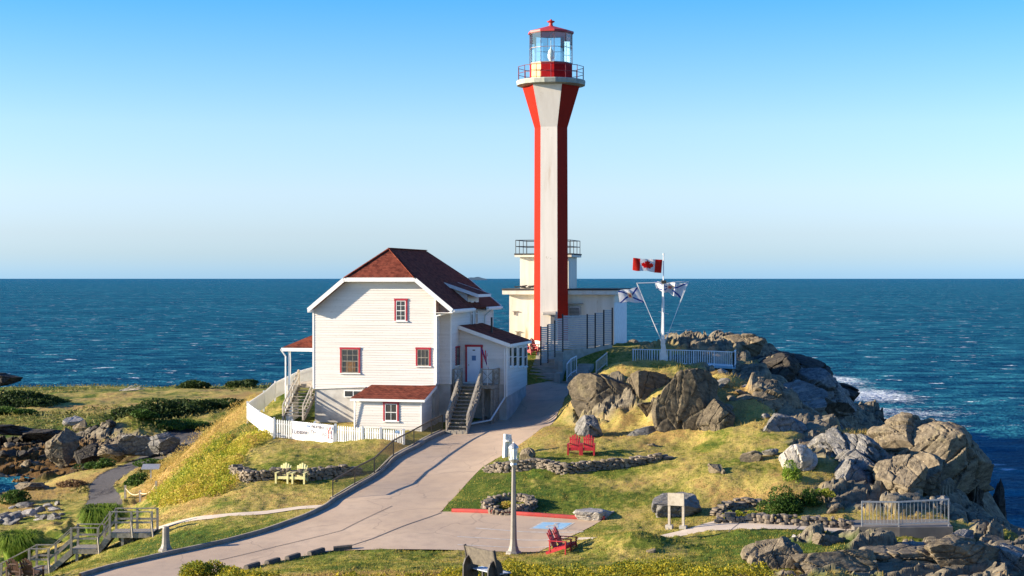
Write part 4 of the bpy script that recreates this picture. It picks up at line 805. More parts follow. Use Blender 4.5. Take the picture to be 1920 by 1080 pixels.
# ---------------------------------------------------------------- the light tower
TX, TY = (1033-CXP)/FPX*113, 113.0
tz = lambda py: HC-(py-HYP)/FPX*TY
tw = empty('lighthouse', (TX, TY, 11.4), 0, 'tall six-sided tower in red and white vertical stripes with red lantern on top', 'lighthouse')
Z0 = 11.4; A6 = radians(-90-9.5-30)      # a face turned a little to the left of the camera
def hexring(R, z): return [(R*cos(A6+i*pi/3), R*sin(A6+i*pi/3), z-Z0) for i in range(6)]
zf0, zf1 = tz(240), tz(163); R0, R1 = 1.17, 2.04
sides = [(R0+.07, 11.3), (R0+.05, 13.2), (R0, zf0), (R1, zf1)]
rings = [hexring(R, z) for R, z in sides]
for col_name, par, m_, nm in (('w', 0, towhite, 'white_stripes'), ('r', 1, towred, 'red_stripes')):
    mb = MB()
    for i in range(6):
        if i % 2 != par: continue
        for a, b in zip(rings[:-1], rings[1:]):
            j = (i+1) % 6
            # subdivide a little so that bump and wear read evenly
            mb.add([a[i], a[j], b[j], b[i]], [(0, 1, 2, 3)])
    mb.build(nm, m_, tw)
bs = MB(); bs.add(hexring(R0+.16, 11.2)+hexring(R0+.14, 12.6), [(0, 1, 7, 6), (1, 2, 8, 7), (2, 3, 9, 8), (3, 4, 10, 9), (4, 5, 11, 10), (5, 0, 6, 11), (6, 7, 8, 9, 10, 11)]); bs.build('tower_base', towhite, tw)
gz0, gz1 = tz(163), tz(152); gal = MB(); gal.lathe([(2.05, gz0-Z0), (2.42, gz0+.08-Z0), (2.46, gz1-.06-Z0), (2.42, gz1-Z0)], 20, a0=.1); gal.build('gallery', simple('gallery_concrete', (.42, .42, .34), (.28, .29, .25), 3, .8), tw)
rl = MB(); NR = 14
for k, h in ((0, .95), (1, .48)):
    pts = [(2.34*cos(2*pi*i/NR+.2), 2.34*sin(2*pi*i/NR+.2), gz1+h-Z0) for i in range(NR)]
    for i in range(NR): rl.cyl(pts[i], pts[(i+1) % NR], .022, n=6)
for i in range(NR): a = 2*pi*i/NR+.2; rl.cyl((2.34*cos(a), 2.34*sin(a), gz1-Z0), (2.34*cos(a), 2.34*sin(a), gz1+.97-Z0), .025, n=6)
rl.build('gallery_railing', simple('railing_red_paint', (.20, .02, .03), (.12, .02, .03), 9, .5), tw)
# ten-sided lantern room
zl0, zl1, zl2 = gz1, tz(120.5), tz(63.5); RL = 1.52; A10 = radians(-90-11-18)
def deca(R, z): return [(R*cos(A10+i*2*pi/10), R*sin(A10+i*2*pi/10), z-Z0) for i in range(10)]
b0, b1 = deca(RL, zl0), deca(RL, zl1)
lo = MB(); lo.mi = 0
for i in range(10): lo.mi = 1 if i in (9,) else 0; lo.add([b0[i], b0[(i+1) % 10], b1[(i+1) % 10], b1[i]], [(0, 1, 2, 3)])  # sunward panel takes the yellow tone painted as glare on red
lw = lo.build('lantern_wall', [lanred, glareyellow], tw)
fl = MB(); fl.add(deca(RL-.01, zl1-.02), [tuple(range(10))]); fl.build('lantern_floor', lanred, lw)
gm, gt_, gb = nt('lantern_glass'); gb.inputs['Base Color'].default_value = (.9, .97, 1, 1); gb.inputs['Roughness'].default_value = .02
tr = gt_.nodes.new('ShaderNodeBsdfTransparent'); tr.inputs[0].default_value = (.93, .97, .97, 1); gl = gt_.nodes.new('ShaderNodeBsdfGlossy'); gl.inputs['Roughness'].default_value = .03
fz = gt_.nodes.new('ShaderNodeFresnel'); fz.inputs[0].default_value = 2.1; mx = gt_.nodes.new('ShaderNodeMixShader'); L(gt_, fz.outputs[0], mx.inputs[0]); L(gt_, tr.outputs[0], mx.inputs[1]); L(gt_, gl.outputs[0], mx.inputs[2]); L(gt_, mx.outputs[0], gt_.nodes['Material Output'].inputs[0])
b2, b3 = deca(RL-.03, zl1), deca(RL-.03, zl2)
ggl = MB()
for i in range(10): ggl.add([b2[i], b2[(i+1) % 10], b3[(i+1) % 10], b3[i]], [(0, 1, 2, 3)])
ggl.build('lantern_glazing', gm, tw)
br = MB(); b2, b3 = deca(RL, zl1), deca(RL, zl2)
for i in range(10):
    j = (i+1) % 10; br.beam(b2[i], b3[i], .04, .04, (0, 1, 0)); br.beam(b3[i], b3[j], .06, .14)
    m0 = Vector(b2[i]).lerp(Vector(b3[i]), .5); m1 = Vector(b2[j]).lerp(Vector(b3[j]), .5); br.beam(m0, m1, .035, .035); br.beam(b2[i], b2[j], .07, .07)
br.build('glazing_bars', simple('dark_lantern_bars', (.34, .20, .18), (.14, .10, .10), 2, .5), tw)
cr = MB(); t0, t1 = deca(RL+.12, zl2-.02), deca(RL+.10, zl2+.12); cr.add(t0+t1, [(i, (i+1) % 10, 10+(i+1) % 10, 10+i) for i in range(10)]+[tuple(range(10))])
apex = (0, 0, tz(47.5)-Z0); cr.add(t1+[apex], [(i, (i+1) % 10, 10) for i in range(10)])
cr.lathe([(.16, tz(49)-Z0), (.12, tz(45.5)-Z0), (.13, tz(43)-Z0), (.26, tz(41.5)-Z0), (.28, tz(40)-Z0), (.10, tz(38.6)-Z0), (.06, tz(36.5)-Z0), (.01, tz(36)-Z0)], 12)
cr.build('lantern_roof', simple('roof_red_paint', (.50, .03, .025), (.40, .035, .03), 3, .5), tw)
ln = MB(); ln.lathe([(.22, zl1-Z0), (.10, zl1+.15-Z0), (.12, zl1+.3-Z0), (.22, zl1+.42-Z0), (.24, zl1+.7-Z0), (.18, zl1+.95-Z0), (.06, zl1+1.1-Z0), (.02, zl1+1.3-Z0)], 14); ln.cyl((0, 0, zl1+1.3-Z0), (0, 0, zl2-Z0), .025); ln.build('lamp', fiber, tw, smooth=True)
ca = MB(); zc = tz(587)-Z0; ca.prism([(-.62, -1.02, zc), (.30, -1.12, zc+.05), (.28, -1.75, zc-.08), (-.60, -1.65, zc-.10)], (0, 0, .10)); ca.build('door_canopy', concrete, tw)
dd = MB(); dd.box((-.05, -1.16, .6), (.22, -1.09, zc-.1)); dd.build('door', simple('grey_door', (.30, .29, .27), None), tw)
# ---------------------------------------------------------------- equipment building behind the tower
BY = 115.0; BXo = (955-CXP)/FPX*BY
bl_ = empty('equipment_building', (BXo, BY, 11.0), TH, 'stained white two-level concrete block with flat dark roofs behind the striped tower', 'building')
def bF(px, py, v=0.0):
    k = (px-CXP)/FPX; u = (k*(BY+CH*v)-BXo-SH*v)/(CH+k*SH); Y = BY-SH*u+CH*v; return u, HC-(py-HYP)/FPX*Y-11.0
bw = bF(1150, 600)[0]; zt1 = bF(1000, 552)[1]
m = MB(); m.box((0, 0, -1.5), (bw, 5.6, zt1)); bwall = m.build('wall', blockwhite, bl_)
m = MB(); m.box((bw-.02, -.02, -1.5), (bw+.04, .12, zt1)); m.build('corner_pilaster', blockwhite, bwall)
for k in range(9):
    pass
m = MB(); m.box((-.42, -.45, zt1), (bw+.35, 6.0, zt1+.30)); so_ = m.build('roof', blockwhite, bl_)
m = MB(); m.box((-.46, -.49, zt1+.30), (bw+.39, 6.04, zt1+.42)); m.build('roof_felt', flatroof, so_)
m = MB(); m.box((bw+.001, -.01, zt1-.55), (bw+.10, 5.62, zt1)); m.build('fascia', blockwhite, so_)
u0, z1 = bF(975, 482, .8); u1, _ = bF(1066, 482, .8); m = MB(); m.box((u0, .8, zt1+.42), (u1, 4.0, z1)); up_ = m.build('upper_block', blockwhite, bl_)
m = MB(); m.box((u0-.32, .45, z1), (u1+.28, 4.3, z1+.16)); m.build('upper_roof', blockwhite, up_); m = MB(); m.box((u0-.35, .42, z1+.16), (u1+.31, 4.33, z1+.26)); m.build('roof_felt', flatroof, up_)
m = MB(); zz = z1+.26; ux0, ux1 = u0-.25, u1+.2
for h in (.95, .5):
    for a, b in (((ux0, .5), (ux1, .5)), ((ux1, .5), (ux1, 4.2)), ((ux1, 4.2), (ux0, 4.2)), ((ux0, 4.2), (ux0, .5))): m.cyl((*a, zz+h), (*b, zz+h), .028, n=6)
for i in range(6):
    for v in (.5, 4.2): u = ux0+(ux1-ux0)*i/5; m.cyl((u, v, zz), (u, v, zz+.95), .028, n=6)
for v in (1.7, 3.0): m.cyl((ux0, v, zz), (ux0, v, zz+.95), .028, n=6); m.cyl((ux1, v, zz), (ux1, v, zz+.95), .028, n=6)
m.build('roof_railing', blackmetal, up_)
# rubble of dark roofing by the upper block, wall box, brackets, side cladding
rr = MB(); rnd.seed(3)
for i in range(26): x = .3+rnd.random()*1.9; rr.beam((x, .1+rnd.random()*.4, zt1+.46+rnd.random()*.14), (x+rnd.uniform(.2, .5), .1+rnd.random()*.4, zt1+.46+rnd.random()*.2), .12, .07)
rr.build('roof_ballast', flatroof, so_)
a0, zb0 = bF(1068, 597); a1, zt0 = bF(1090, 574)
m = MB(); m.box((a0, -.45, zb0), (a1, 0, zt0)); wb = m.build('wall_cabinet', simple('grey_cabinet', (.40, .37, .33), (.30, .28, .25), 4, .5), bl_)
m = MB()
for i in range(7): z_ = zb0+.12+i*(zt0-zb0-.2)/7; m.box((a0+.08, -.47, z_), (a1-.08, -.45, z_+.04))
m.build('louvre', blackmetal, wb)
m = MB(); m.box((a0-.3, -.3, zb0-.9), (a0-.22, 0, zt0+.15)); m.box((a0-.25, -.35, zt0+.15), (a1+.15, 0, zt0+.22)); m.build('bracket', concrete, wb)
for (px, py) in ((961, 584), (966, 622), (1100, 628)): 
    a, z_ = bF(px, py); m = MB(); m.box((a, -.12, z_), (a+.35, 0, z_+.05)); m.box((a+.1, -.1, z_-.25), (a+.14, 0, z_)); m.build('bracket', concrete, bl_)
cl_m = simple('side_cladding_paint', (.72, .76, .78), (.60, .64, .66), 3, .6)
m = MB()
for i in range(14): v = .05+i*.4; m.box((bw+.04, v+.015, -1.5), (bw+.075, v+.385, zt1-.56))
m.build('cladding', cl_m, bl_)
# ---------------------------------------------------------------- louvred metal screen in front of the tower
sc = empty('louvre_screen', (*py_(1014, 682, 107.0)[:2], 11.2), 0, 'grey horizontal slat screen with black posts at the foot of the striped tower', 'fence')
S = [(1014, 682, 615, 107.0), (1027, 678, 612, 107.8), (1040, 667, 604, 108.6), (1055, 657, 592, 109.3), (1101, 651, 592, 110.6), (1116, 650, 590, 111.0), (1132, 646, 584, 111.4), (1148, 644, 580, 111.8)]
so_ = Vector(sc.location); q = []
for px, yb, yt, Y in S: a = P(px, yb, Y)-so_; b = P(px, yt, Y)-so_; q.append((a, b))
for a, b in q: m = MB(); m.beam(a-Vector((0, 0, .1)), b+Vector((0, 0, .12)), .10, .10, (0, 1, 0)); m.build('post', blackmetal, sc)
for (a, b), (c, e_) in zip(q[:-1], q[1:]):
    m = MB(); zlo = max(a.z, c.z)+.04 if a.z < c.z-.15 else (a.z+c.z)/2+.04; zlo = (a.z+c.z)/2+.05; zhi = (b.z+e_.z)/2-.03; n_ = int((zhi-zlo)/.125)
    for i in range(n_+1):
        z = zlo+(zhi-zlo)*i/n_; m.beam((a.x, a.y, z), (c.x, c.y, z), .02, .098)
    m.build('slat_panel', slat_m, sc)
for px, Y in ((1032, 112.2), (1036, 111.9)): pass
# concrete footing wall under the screen
m = MB()
for (a, b), (c, e_) in zip(q[3:-1], q[4:]): m.prism([(a.x, a.y, a.z-1.2), (c.x, c.y, c.z-1.2), (c.x, c.y, c.z-.02), (a.x, a.y, a.z-.02)], (0, .3, 0))
m.box((q[2][0].x, q[2][0].y, q[2][0].z-1.2), (q[3][0].x, q[2][0].y+.5, q[3][0].z-.1)); m.build('footing', concrete, sc)
# concrete steps up to the tower
stx = empty('tower_steps', (1.9, 107.0, 9.9), TH, 'pale concrete steps climbing to the tower between annex and slat screen', 'steps'); m = MB()
for i in range(9): m.box((-.95+.0, .0+i*.42, -.4), (.95-.05*max(0, i-3), .42+i*.42+.02, .22*(i+1)))
m.build('flight', concrete, stx); m = MB(); m.box((.97, -.1, -.4), (1.35, 1.2, .75)); m.box((.97, 1.2, -.4), (1.3, 3.0, 1.5)); m.build('side_wall', concrete, stx)
# side steps and white railing on the right
sd = empty('rock_steps', (*py_(1062, 700, 107)[:2], 10.1), radians(-20), 'short flight of concrete slab steps in shade right of the drive head', 'steps'); m = MB()
for i in range(6): m.box((.0+i*.05, i*.36, -.6), (1.0+i*.05, i*.36+.42, .18*(i+1)))
m.build('flight', concrete, sd)
def picket_rail(name, pts, h, label, mat, spacing=.13, pw=.03, group=None, cat='railing', postw=.06, round_top=False):
    o0 = Vector(pts[0]); r = empty(name, o0, 0, label, cat, group)
    for p in pts: m = MB(); q_ = Vector(p)-o0; m.beam(q_+Vector((0, 0, -.1)), q_+Vector((0, 0, h+.03)), postw, postw, (0, 1, 0)); m.build('post', mat, r)
    for p, e_ in zip(pts[:-1], pts[1:]):
        p, e_ = Vector(p)-o0, Vector(e_)-o0; m = MB(); up = Vector((0, 0, 1)); m.beam(p+up*h, e_+up*h, .05, .065); m.beam(p+up*.1, e_+up*.1, .035, .05)
        n_ = max(2, int((e_-p).length/spacing))
        for i in range(1, n_): a = p.lerp(e_, i/n_); m.beam(a+up*.1, a+up*h, pw, pw, (0, 1, 0))
        m.build('railing_panel', mat, r)
    return r
whiterail = simple('white_rail_paint', (.74, .76, .78), (.66, .68, .70), 5, .5)
picket_rail('step_railing', [py_(1063, 712, 106.0), py_(1071, 702, 106.8), py_(1081, 697, 107.5)], 1.05, 'small white handrail beside the shaded steps at the end of the drive', whiterail, .22)
picket_rail('step_railing', [py_(1118, 700, 101.2), py_(1138, 683, 104)], .75, 'short grey handrail half hidden behind the sunlit rock face', galv, .3)
# viewing platform behind the flag mast
vp_ = empty('viewing_platform', py_(1300, 690, 103), 0, 'pale blue decked viewing platform with white picket railings behind the flag mast', 'platform'); o0 = Vector(vp_.location)
ppt = [py_(1190, 681, 104.5), py_(1254, 683, 103.8), py_(1275, 682, 106.5), py_(1300, 676, 107.0), py_(1350, 686, 103.2), py_(1378, 697, 100.5)]
dz_ = 11.35
m = MB(); dp = [Vector((x, y, dz_+.0))-o0 for x, y in ((8.0, 105.6), (10.4, 104.6), (13.2, 102.6), (14.2, 101.6), (14.6, 104.5), (11.5, 109), (8, 109))]; m.prism(dp, (0, 0, -.12)); fix_normals(m.build('deck', tarp, vp_))
m = MB()
for x, y in ((8.2, 105.8), (10.6, 105), (13, 103.2), (14.1, 102), (14.4, 104.3)): m.beam((x-o0.x, y-o0.y, 8.6-o0.z), (x-o0.x, y-o0.y, dz_-.12-o0.z), .12, .12, (0, 1, 0))
m.build('support', greywood, vp_)
P2 = [(8.0, 105.7, dz_), (9.2, 105.1, dz_), (10.35, 104.7, dz_)], [(10.4, 104.7, dz_), (11.8, 103.9, dz_), (13.0, 102.9, dz_), (14.1, 101.7, dz_)], [(14.1, 101.7, dz_), (14.6, 104.5, dz_)]
for pl in P2:
    for p in pl: m = MB(); qq = Vector(p)-o0; m.beam(qq, qq+Vector((0, 0, .98)), .07, .07, (0, 1, 0)); m.build('post', whiterail, vp_)
    for p, e_ in zip(pl[:-1], pl[1:]):
        p, e_ = Vector(p)-o0, Vector(e_)-o0; m = MB(); up = Vector((0, 0, 1)); m.beam(p+up*.95, e_+up*.95, .07, .05); m.beam(p+up*.08, e_+up*.08, .04, .05)
        n_ = max(2, int((e_-p).length/.16))
        for i in range(1, n_): a = p.lerp(e_, i/n_); m.beam(a+up*.08, a+up*.95, .045, .03, (0, 1, 0))
        m.build('railing_panel', whiterail, vp_)
# interpretive boards lying along the platform rail (pale blue tops)
# ---------------------------------------------------------------- flag mast and flags
FY = 98.5; MX, MZ = (1244-CXP)/FPX*FY, HC-(674-HYP)/FPX*FY
fz_ = lambda py: HC-(py-HYP)/FPX*FY
ms = empty('flag_mast', (MX, FY, MZ-.2), 0, 'tall white flag mast with crossarm and stays on the grassy rock top', 'flagpole'); B0 = MZ-.2
m = MB(); m.cyl((0, 0, .2), (0, 0, fz_(560)-B0), .07, .055, 12); m.cyl((0, 0, fz_(560)-B0), (0, 0, fz_(478)-B0), .045, .03, 10); m.cyl((0, 0, fz_(478)-B0), (0, 0, fz_(475)-B0), .05, .05, 8); m.cyl((-.13, .05, 1.0), (-.04, .05, fz_(530)-B0), .03, .03, 8); m.build('mast', mastwhite, ms)
m = MB(); m.lathe([(.40, -.3), (.40, 0), (.36, .12), (.12, 1.25), (.10, 1.45)], 4, a0=pi/4); m.build('base', simple('mast_base_paint', (.62, .60, .57), (.50, .48, .45), 4, .6), ms)
yz = fz_(528)-B0; xl, xr = (1193-1244)/FPX*FY, (1292-1244)/FPX*FY
m = MB(); m.cyl((xl, -.1, yz-.1), (xr, .1, yz), .028, .028, 8); m.build('crossarm', mastwhite, ms); m = MB(); m.box((-.14, -.12, yz-.12), (.16, .12, yz+.08)); m.build('bracket', darkmetal, ms)
m = MB(); 
for (a, b, r) in (((xl+.12, -.1, fz_(540)-B0), (-.05, 0, 1.2), .013), ((xl+.02, -.1, yz-.1), (xl+.12, -.1, fz_(540)-B0), .012), ((xl+.05, .02, yz-.1), (-.10, .05, 1.2), .012), ((xr-.02, .1, yz), (.05, 0, 1.2), .013), ((xr-.10, .1, yz), (.10, .02, 1.2), .012), ((-.09, 0, 1.2), (-.07, 0, yz), .010)):
    m.cyl(a, b, r, n=6)
m.build('stay', mastwhite, ms)
for s, px in ((0, 1224),): m = MB(); m.cyl((-.3, 0, fz_(584)-B0), (.32, .06, fz_(589)-B0), .018, n=6); m.build('cleat_bar', mastwhite, ms)
fred = simple('flag_red', (.80, .03, .012), (.70, .025, .012), 6, .8); fwhite = simple('flag_white', (.80, .80, .80), (.72, .73, .76), 6, .8); fblue = simple('flag_blue', (.03, .10, .42), (.025, .08, .34), 6, .8); fgold = simple('flag_gold', (.70, .42, .05), None, rough=.8)
for k in (fred, fwhite, fblue, fgold): two_sided(k, (1, 1, 1), .6)
LEAF = [(0, .48), (.10, .30), (.22, .36), (.18, .10), (.32, .24), (.36, .14), (.50, .16), (.45, .02), (.50, -.04), (.28, -.22), (.30, -.32), (.03, -.27), (.03, -.48)]
LEAF = LEAF+[(-x, y) for x, y in LEAF[::-1]]
def inp(x, y, poly):
    r = False; k = len(poly)
    for i in range(k):
        (a, b), (c, d_) = poly[i], poly[(i+1) % k]
        if (b > y) != (d_ > y) and x < (c-a)*(y-b)/(d_-b)+a: r = not r
    return r
def flag(name, label, c4, amp, waves, phase, colour, nx=90, ny=46, mats=None, skew=0):
    """c4: hoist top, hoist bottom, fly bottom, fly top (world)"""
    ht_, hb_, fb2, ft = [Vector(p) for p in c4]; o = ht_; V_ = []
    for j in range(ny+1):
        for i in range(nx+1):
            s, t_ = i/nx, j/ny; p = ht_.lerp(ft, s).lerp(hb_.lerp(fb2, s), t_)
            a = amp*min(1, s*2.5); d_ = sin(2*pi*waves*s+phase+t_*1.1); p = p+Vector((0, a*d_, a*.22*sin(2*pi*waves*s+phase+.8)+.03*s*sin(9*s+3*t_)))
            V_.append(tuple(p-o))
    F__, mi = [], []
    for j in range(ny):
        for i in range(nx): k = j*(nx+1)+i; F__.append((k, k+1, k+nx+2, k+nx+1)); mi.append(colour((i+.5)/nx, 1-(j+.5)/ny))
    ob = npmesh(name, V_, F__, mats, smooth=np.ones(len(F__), bool), mi=mi); ob.location = o; so = ob.modifiers.new('thickness', 'SOLIDIFY'); so.thickness = .006
    return tag(ob, label, 'flag')
def canada(s, t):
    if s < .25 or s > .75: return 1
    return 1 if inp((s-.5)*2/.86, (t-.5)/.86, LEAF) else 0
def scotia(s, t):
    x, y = (s-.5)*1.6, t-.5
    if abs(x) < .17 and abs(y-.02) < .21 and not (y < -.08 and abs(x) > .17-(-.08-y)*.9): return 2 if not (abs(x) < .085 and -.10 < y < .13 and (int((x+1)*40)+int((y+1)*40)) % 3) else 3
    return 1 if min(abs(y-x*.62), abs(y+x*.62)) < .062 else 0
fy = FY
flag('national_flag', 'red and white flag with red maple leaf flying left from the mast top', [py_(1242, 487, fy), py_(1240, 512, fy), py_(1186, 506, fy-.3), py_(1187, 484, fy-.3)], .09, 1.5, 2.6, canada, mats=[fwhite, fred])
flag('provincial_flag', 'white flag with blue diagonal cross flying left from the left stay', [py_(1196, 538, fy-.1), py_(1208, 567, fy-.1), py_(1162, 567, fy-.5), py_(1159, 546, fy-.5)], .12, 1.3, 1.2, scotia, mats=[fwhite, fblue, fgold, fred])
flag('provincial_flag', 'white flag with blue diagonal cross bunched behind the mast from right stay', [py_(1291, 531, fy+.2), py_(1276, 559, fy+.2), py_(1232, 542, fy+.5), py_(1228, 530, fy+.5)], .26, 2.2, .2, scotia, mats=[fwhite, fblue, fgold, fred])
# small flag on the entrance deck
dp = hloc(DU-.35, DV-.02, zk); m = MB(); m.cyl((0, 0, 0), (0, 0, 1.75), .02, n=6); dfp = m.build('deck_flag_pole', mastwhite, loc=dp); tag(dfp, 'thin white pole with furled cloth tied to the entrance deck railing', 'flagpole')
def scrap(s, t): return 1 if (s*1.3+t*.8) % .5 < .22 else (2 if s > .55 else 0)
flag('deck_flag', 'small red, white and blue flag hanging twisted by the entrance door', [dp+Vector((0, 0, 2.05)), dp+Vector((0, 0, 1.25)), dp+Vector((.1, .1, .85)), dp+Vector((-.42, .1, 2.2))], .10, 1.2, .5, scrap, 30, 20, [fwhite, fred, fblue])
# ---------------------------------------------------------------- white picket fence with banner
def Zg(px, py, Z): g = G(px, py, Z); return g
def arch_fence():
    pts = [G(757, 844, 7.35), G(714, 841, 7.4), G(680, 838, 7.45), G(629, 834, 7.5), G(590, 829, 7.55), G(548, 825, 7.6), G(514, 821, 7.7), G(486, 806, 7.95), G(464, 789, 8.25), Vector((-15.9, 102.5, 8.6)), Vector((-15.7, 106.0, 9.0)), Vector((-14.7, 110, 9.5)), Vector((-13.0, 114.0, 9.9))]
    o0 = pts[0].copy(); r = empty('picket_fence', o0, 0, 'white picket fence curving round the yard of the keeper\'s house', 'fence')
    H = 1.12; up = Vector((0, 0, 1))
    for i, p in enumerate(pts): m = MB(); a = p-o0; m.beam(a-up*.15, a+up*(H+.08), .13 if i in (0, 1, 3) else .10, .13, (0, 1, 0)); m.build('post', trim, r)
    for i, (p, q_) in enumerate(zip(pts[:-1], pts[1:])):
        a, b = p-o0, q_-o0; m = MB(); t_ = (b-a).normalized(); n_ = Vector((t_.y, -t_.x, 0)).normalized()
        if n_.y > 0 and i < 7: n_ = -n_
        for h in (.22, .86): m.beam(a+up*h-n_*.03, b+up*h-n_*.03, .035, .09)
        L_ = (b-a).length; pw, gap = (.085, .05) if i < 6 else (.095, .012); k = int(L_/(pw+gap))
        for j in range(k):
            c = a+(b-a)*((j+.5)/k); h = H+.0; w_ = t_*pw/2; d2 = n_*.02
            base = [c-w_+up*.06, c+w_+up*.06, c+w_+up*(h-.07), c+up*h, c-w_+up*(h-.07)]
            m.prism([x+n_*.002 for x in base], d2)
        m.build('gate' if i == 1 else 'picket_panel', trim, r)
    return pts
FPTS = arch_fence()
# banner
a, b = FPTS[3], FPTS[5]; a2 = a.lerp(b, .03)+Vector((0, -.10, 0)); b2 = b.lerp(a, .02)+Vector((0, -.10, 0)); tdir = (b2-a2)
bn = MB(); nx_, nz_ = 24, 8
for j in range(nz_+1):
    for i in range(nx_+1):
        s, t_ = i/nx_, j/nz_; p = b2.lerp(a2, s)+Vector((0, -.03*sin(s*11+t_*3)-.02, .06+t_*1.05-.10*(1-t_)*sin(pi*s*2)**2)); bn.v.append(tuple(p-b2))
bn.f = [(j*(nx_+1)+i, j*(nx_+1)+i+1, (j+1)*(nx_+1)+i+1, (j+1)*(nx_+1)+i) for j in range(nz_) for i in range(nx_)]; bn.m = [0]*len(bn.f)
banner = bn.build('banner', simple('banner_vinyl', (.80, .80, .80), (.76, .76, .78), 2, .4), smooth=True, loc=b2); tag(banner, 'white banner with faded lettering and red lobster hung on the picket fence', 'banner'); banner.modifiers.new('t', 'SOLIDIFY').thickness = .006
ang = math.atan2(-tdir.y, -tdir.x)
def text(parent, s, size, loc, rz, mat, rx=pi/2, name='lettering', align='CENTER'):
    c = bpy.data.curves.new(name, 'FONT'); c.body = s; c.size = size; c.extrude = .004; c.align_x = align; c.offset = .006
    c.materials.append(mat); o = bpy.data.objects.new(name, c); me = bpy.data.meshes.new_from_object(o); bpy.data.objects.remove(o)
    o = bpy.data.objects.new(name, me); COL.objects.link(o); o.parent = parent; o.location = loc; o.rotation_euler = (rx, 0, rz); return o
txt_d = simple('dark_print', (.06, .05, .08), None); txt_b = simple('blue_print', (.12, .22, .55), None); Lb = tdir.length; ud = Vector((cos(ang), sin(ang), 0)); nrm = Vector((sin(ang), -cos(ang), 0))
def on_b(s, z): p = ud*Lb*s+nrm*.10; return (p.x, p.y, z)
text(banner, 'At the', .30, on_b(.60, .80), ang, txt_d); text(banner, 'Lobster  Tr     p', .36, on_b(.40, .42), ang, txt_d)
text(banner, 'Cafe', .2, on_b(.38, .85), ang, txt_b)
# lobster mark: body, claws and tail in red
lob = MB(); lc = Vector(on_b(.90, .62))
def sp(u, z, ru, rz): return [lc+ud*(u+ru*cos(2*pi*i/12))+Vector((0, 0, z+rz*sin(2*pi*i/12))) for i in range(12)]
for e_ in (sp(0, 0, .06, .14), sp(0, -.2, .05, .09), sp(0, -.33, .09, .05), sp(-.12, .22, .05, .10), sp(.12, .24, .05, .10)): lob.prism(e_, nrm*.008)
for u in (-1, 1):
    lob.beam(lc+ud*.03*u+Vector((0, 0, .08)), lc+ud*.11*u+Vector((0, 0, .18)), .02, .03)
    for k in range(3): lob.beam(lc+Vector((0, 0, -.05+k*.05)), lc+ud*.13*u+Vector((0, 0, -.09+k*.06)), .01, .015)
lob.build('lobster_print', simple('lobster_red', (.62, .05, .05), None), banner)
m = MB(); p = FPTS[0].lerp(FPTS[1], .28)+Vector((0, -.06, 1.0)); m.box((-.13, -.01, -.08), (.13, .01, .08)); m.box((-.05, -.016, -.05), (.05, -.01, .05)); tag(m.build('small_plaque', simple('plaque_blue', (.25, .45, .68), (.6, .7, .8), 30, .5), loc=p), 'tiny pale blue plaque fixed to the right end of the picket fence', 'plaque')
# ---------------------------------------------------------------- dark metal railing along the drive
rl_pts = []
for px, py, Z in ((627, 940, 6.22), (668, 914, 6.6), (705, 887, 6.95), (741, 861, 7.25), (779, 839, 7.6), (812, 822, 7.85), (833, 812, 7.98)):
    g = G(px-3, py-4, Z+.05); rl_pts.append((g.x, g.y, hs(g.x, g.y)+.05))
rr_ = picket_rail('drive_railing', rl_pts, .92, 'long dark metal railing following the left kerb of the sloping drive', darkmetal, .125, .018, postw=.05)
kerb('railing_footing', [(x-.02, y, z) for x, y, z in rl_pts], .30, -.2, .14, concrete, 120)
# railing on the lookout at the right and its concrete wall
lk = [G(1612, 998, 6.15), G(1680, 997, 6.15), G(1776, 990, 6.25)]
lk = [Vector((14.95, 68.35, 6.40)), Vector((16.5, 68.25, 6.40)), Vector((18.65, 68.35, 6.50))]
cp = MB(); o0 = lk[0]
fl_ = [(-.35, 2.0), (-.35, -.14), (lk[1].x-o0.x, lk[1].y-o0.y-.14), (lk[2].x-o0.x+.15, lk[2].y-o0.y-.14), (lk[2].x-o0.x+.5, 2.1)]
cp.prism([(x, y, -1.3) for x, y in fl_], (0, 0, 1.29)); cw = cp.build('lookout_platform', simple('weathered_dark_concrete', (.20, .175, .145), (.13, .115, .095), 1.2, .9, .3, 20, .01), loc=o0); fix_normals(cw); tag(cw, 'raised concrete walkway slab on the rocks carrying the right hand railing', 'platform')
picket_rail('lookout_railing', [tuple(v) for v in lk], 1.05, 'grey metal railing on the concrete walkway by the right hand rocks', galv, .155, .02, postw=.05)
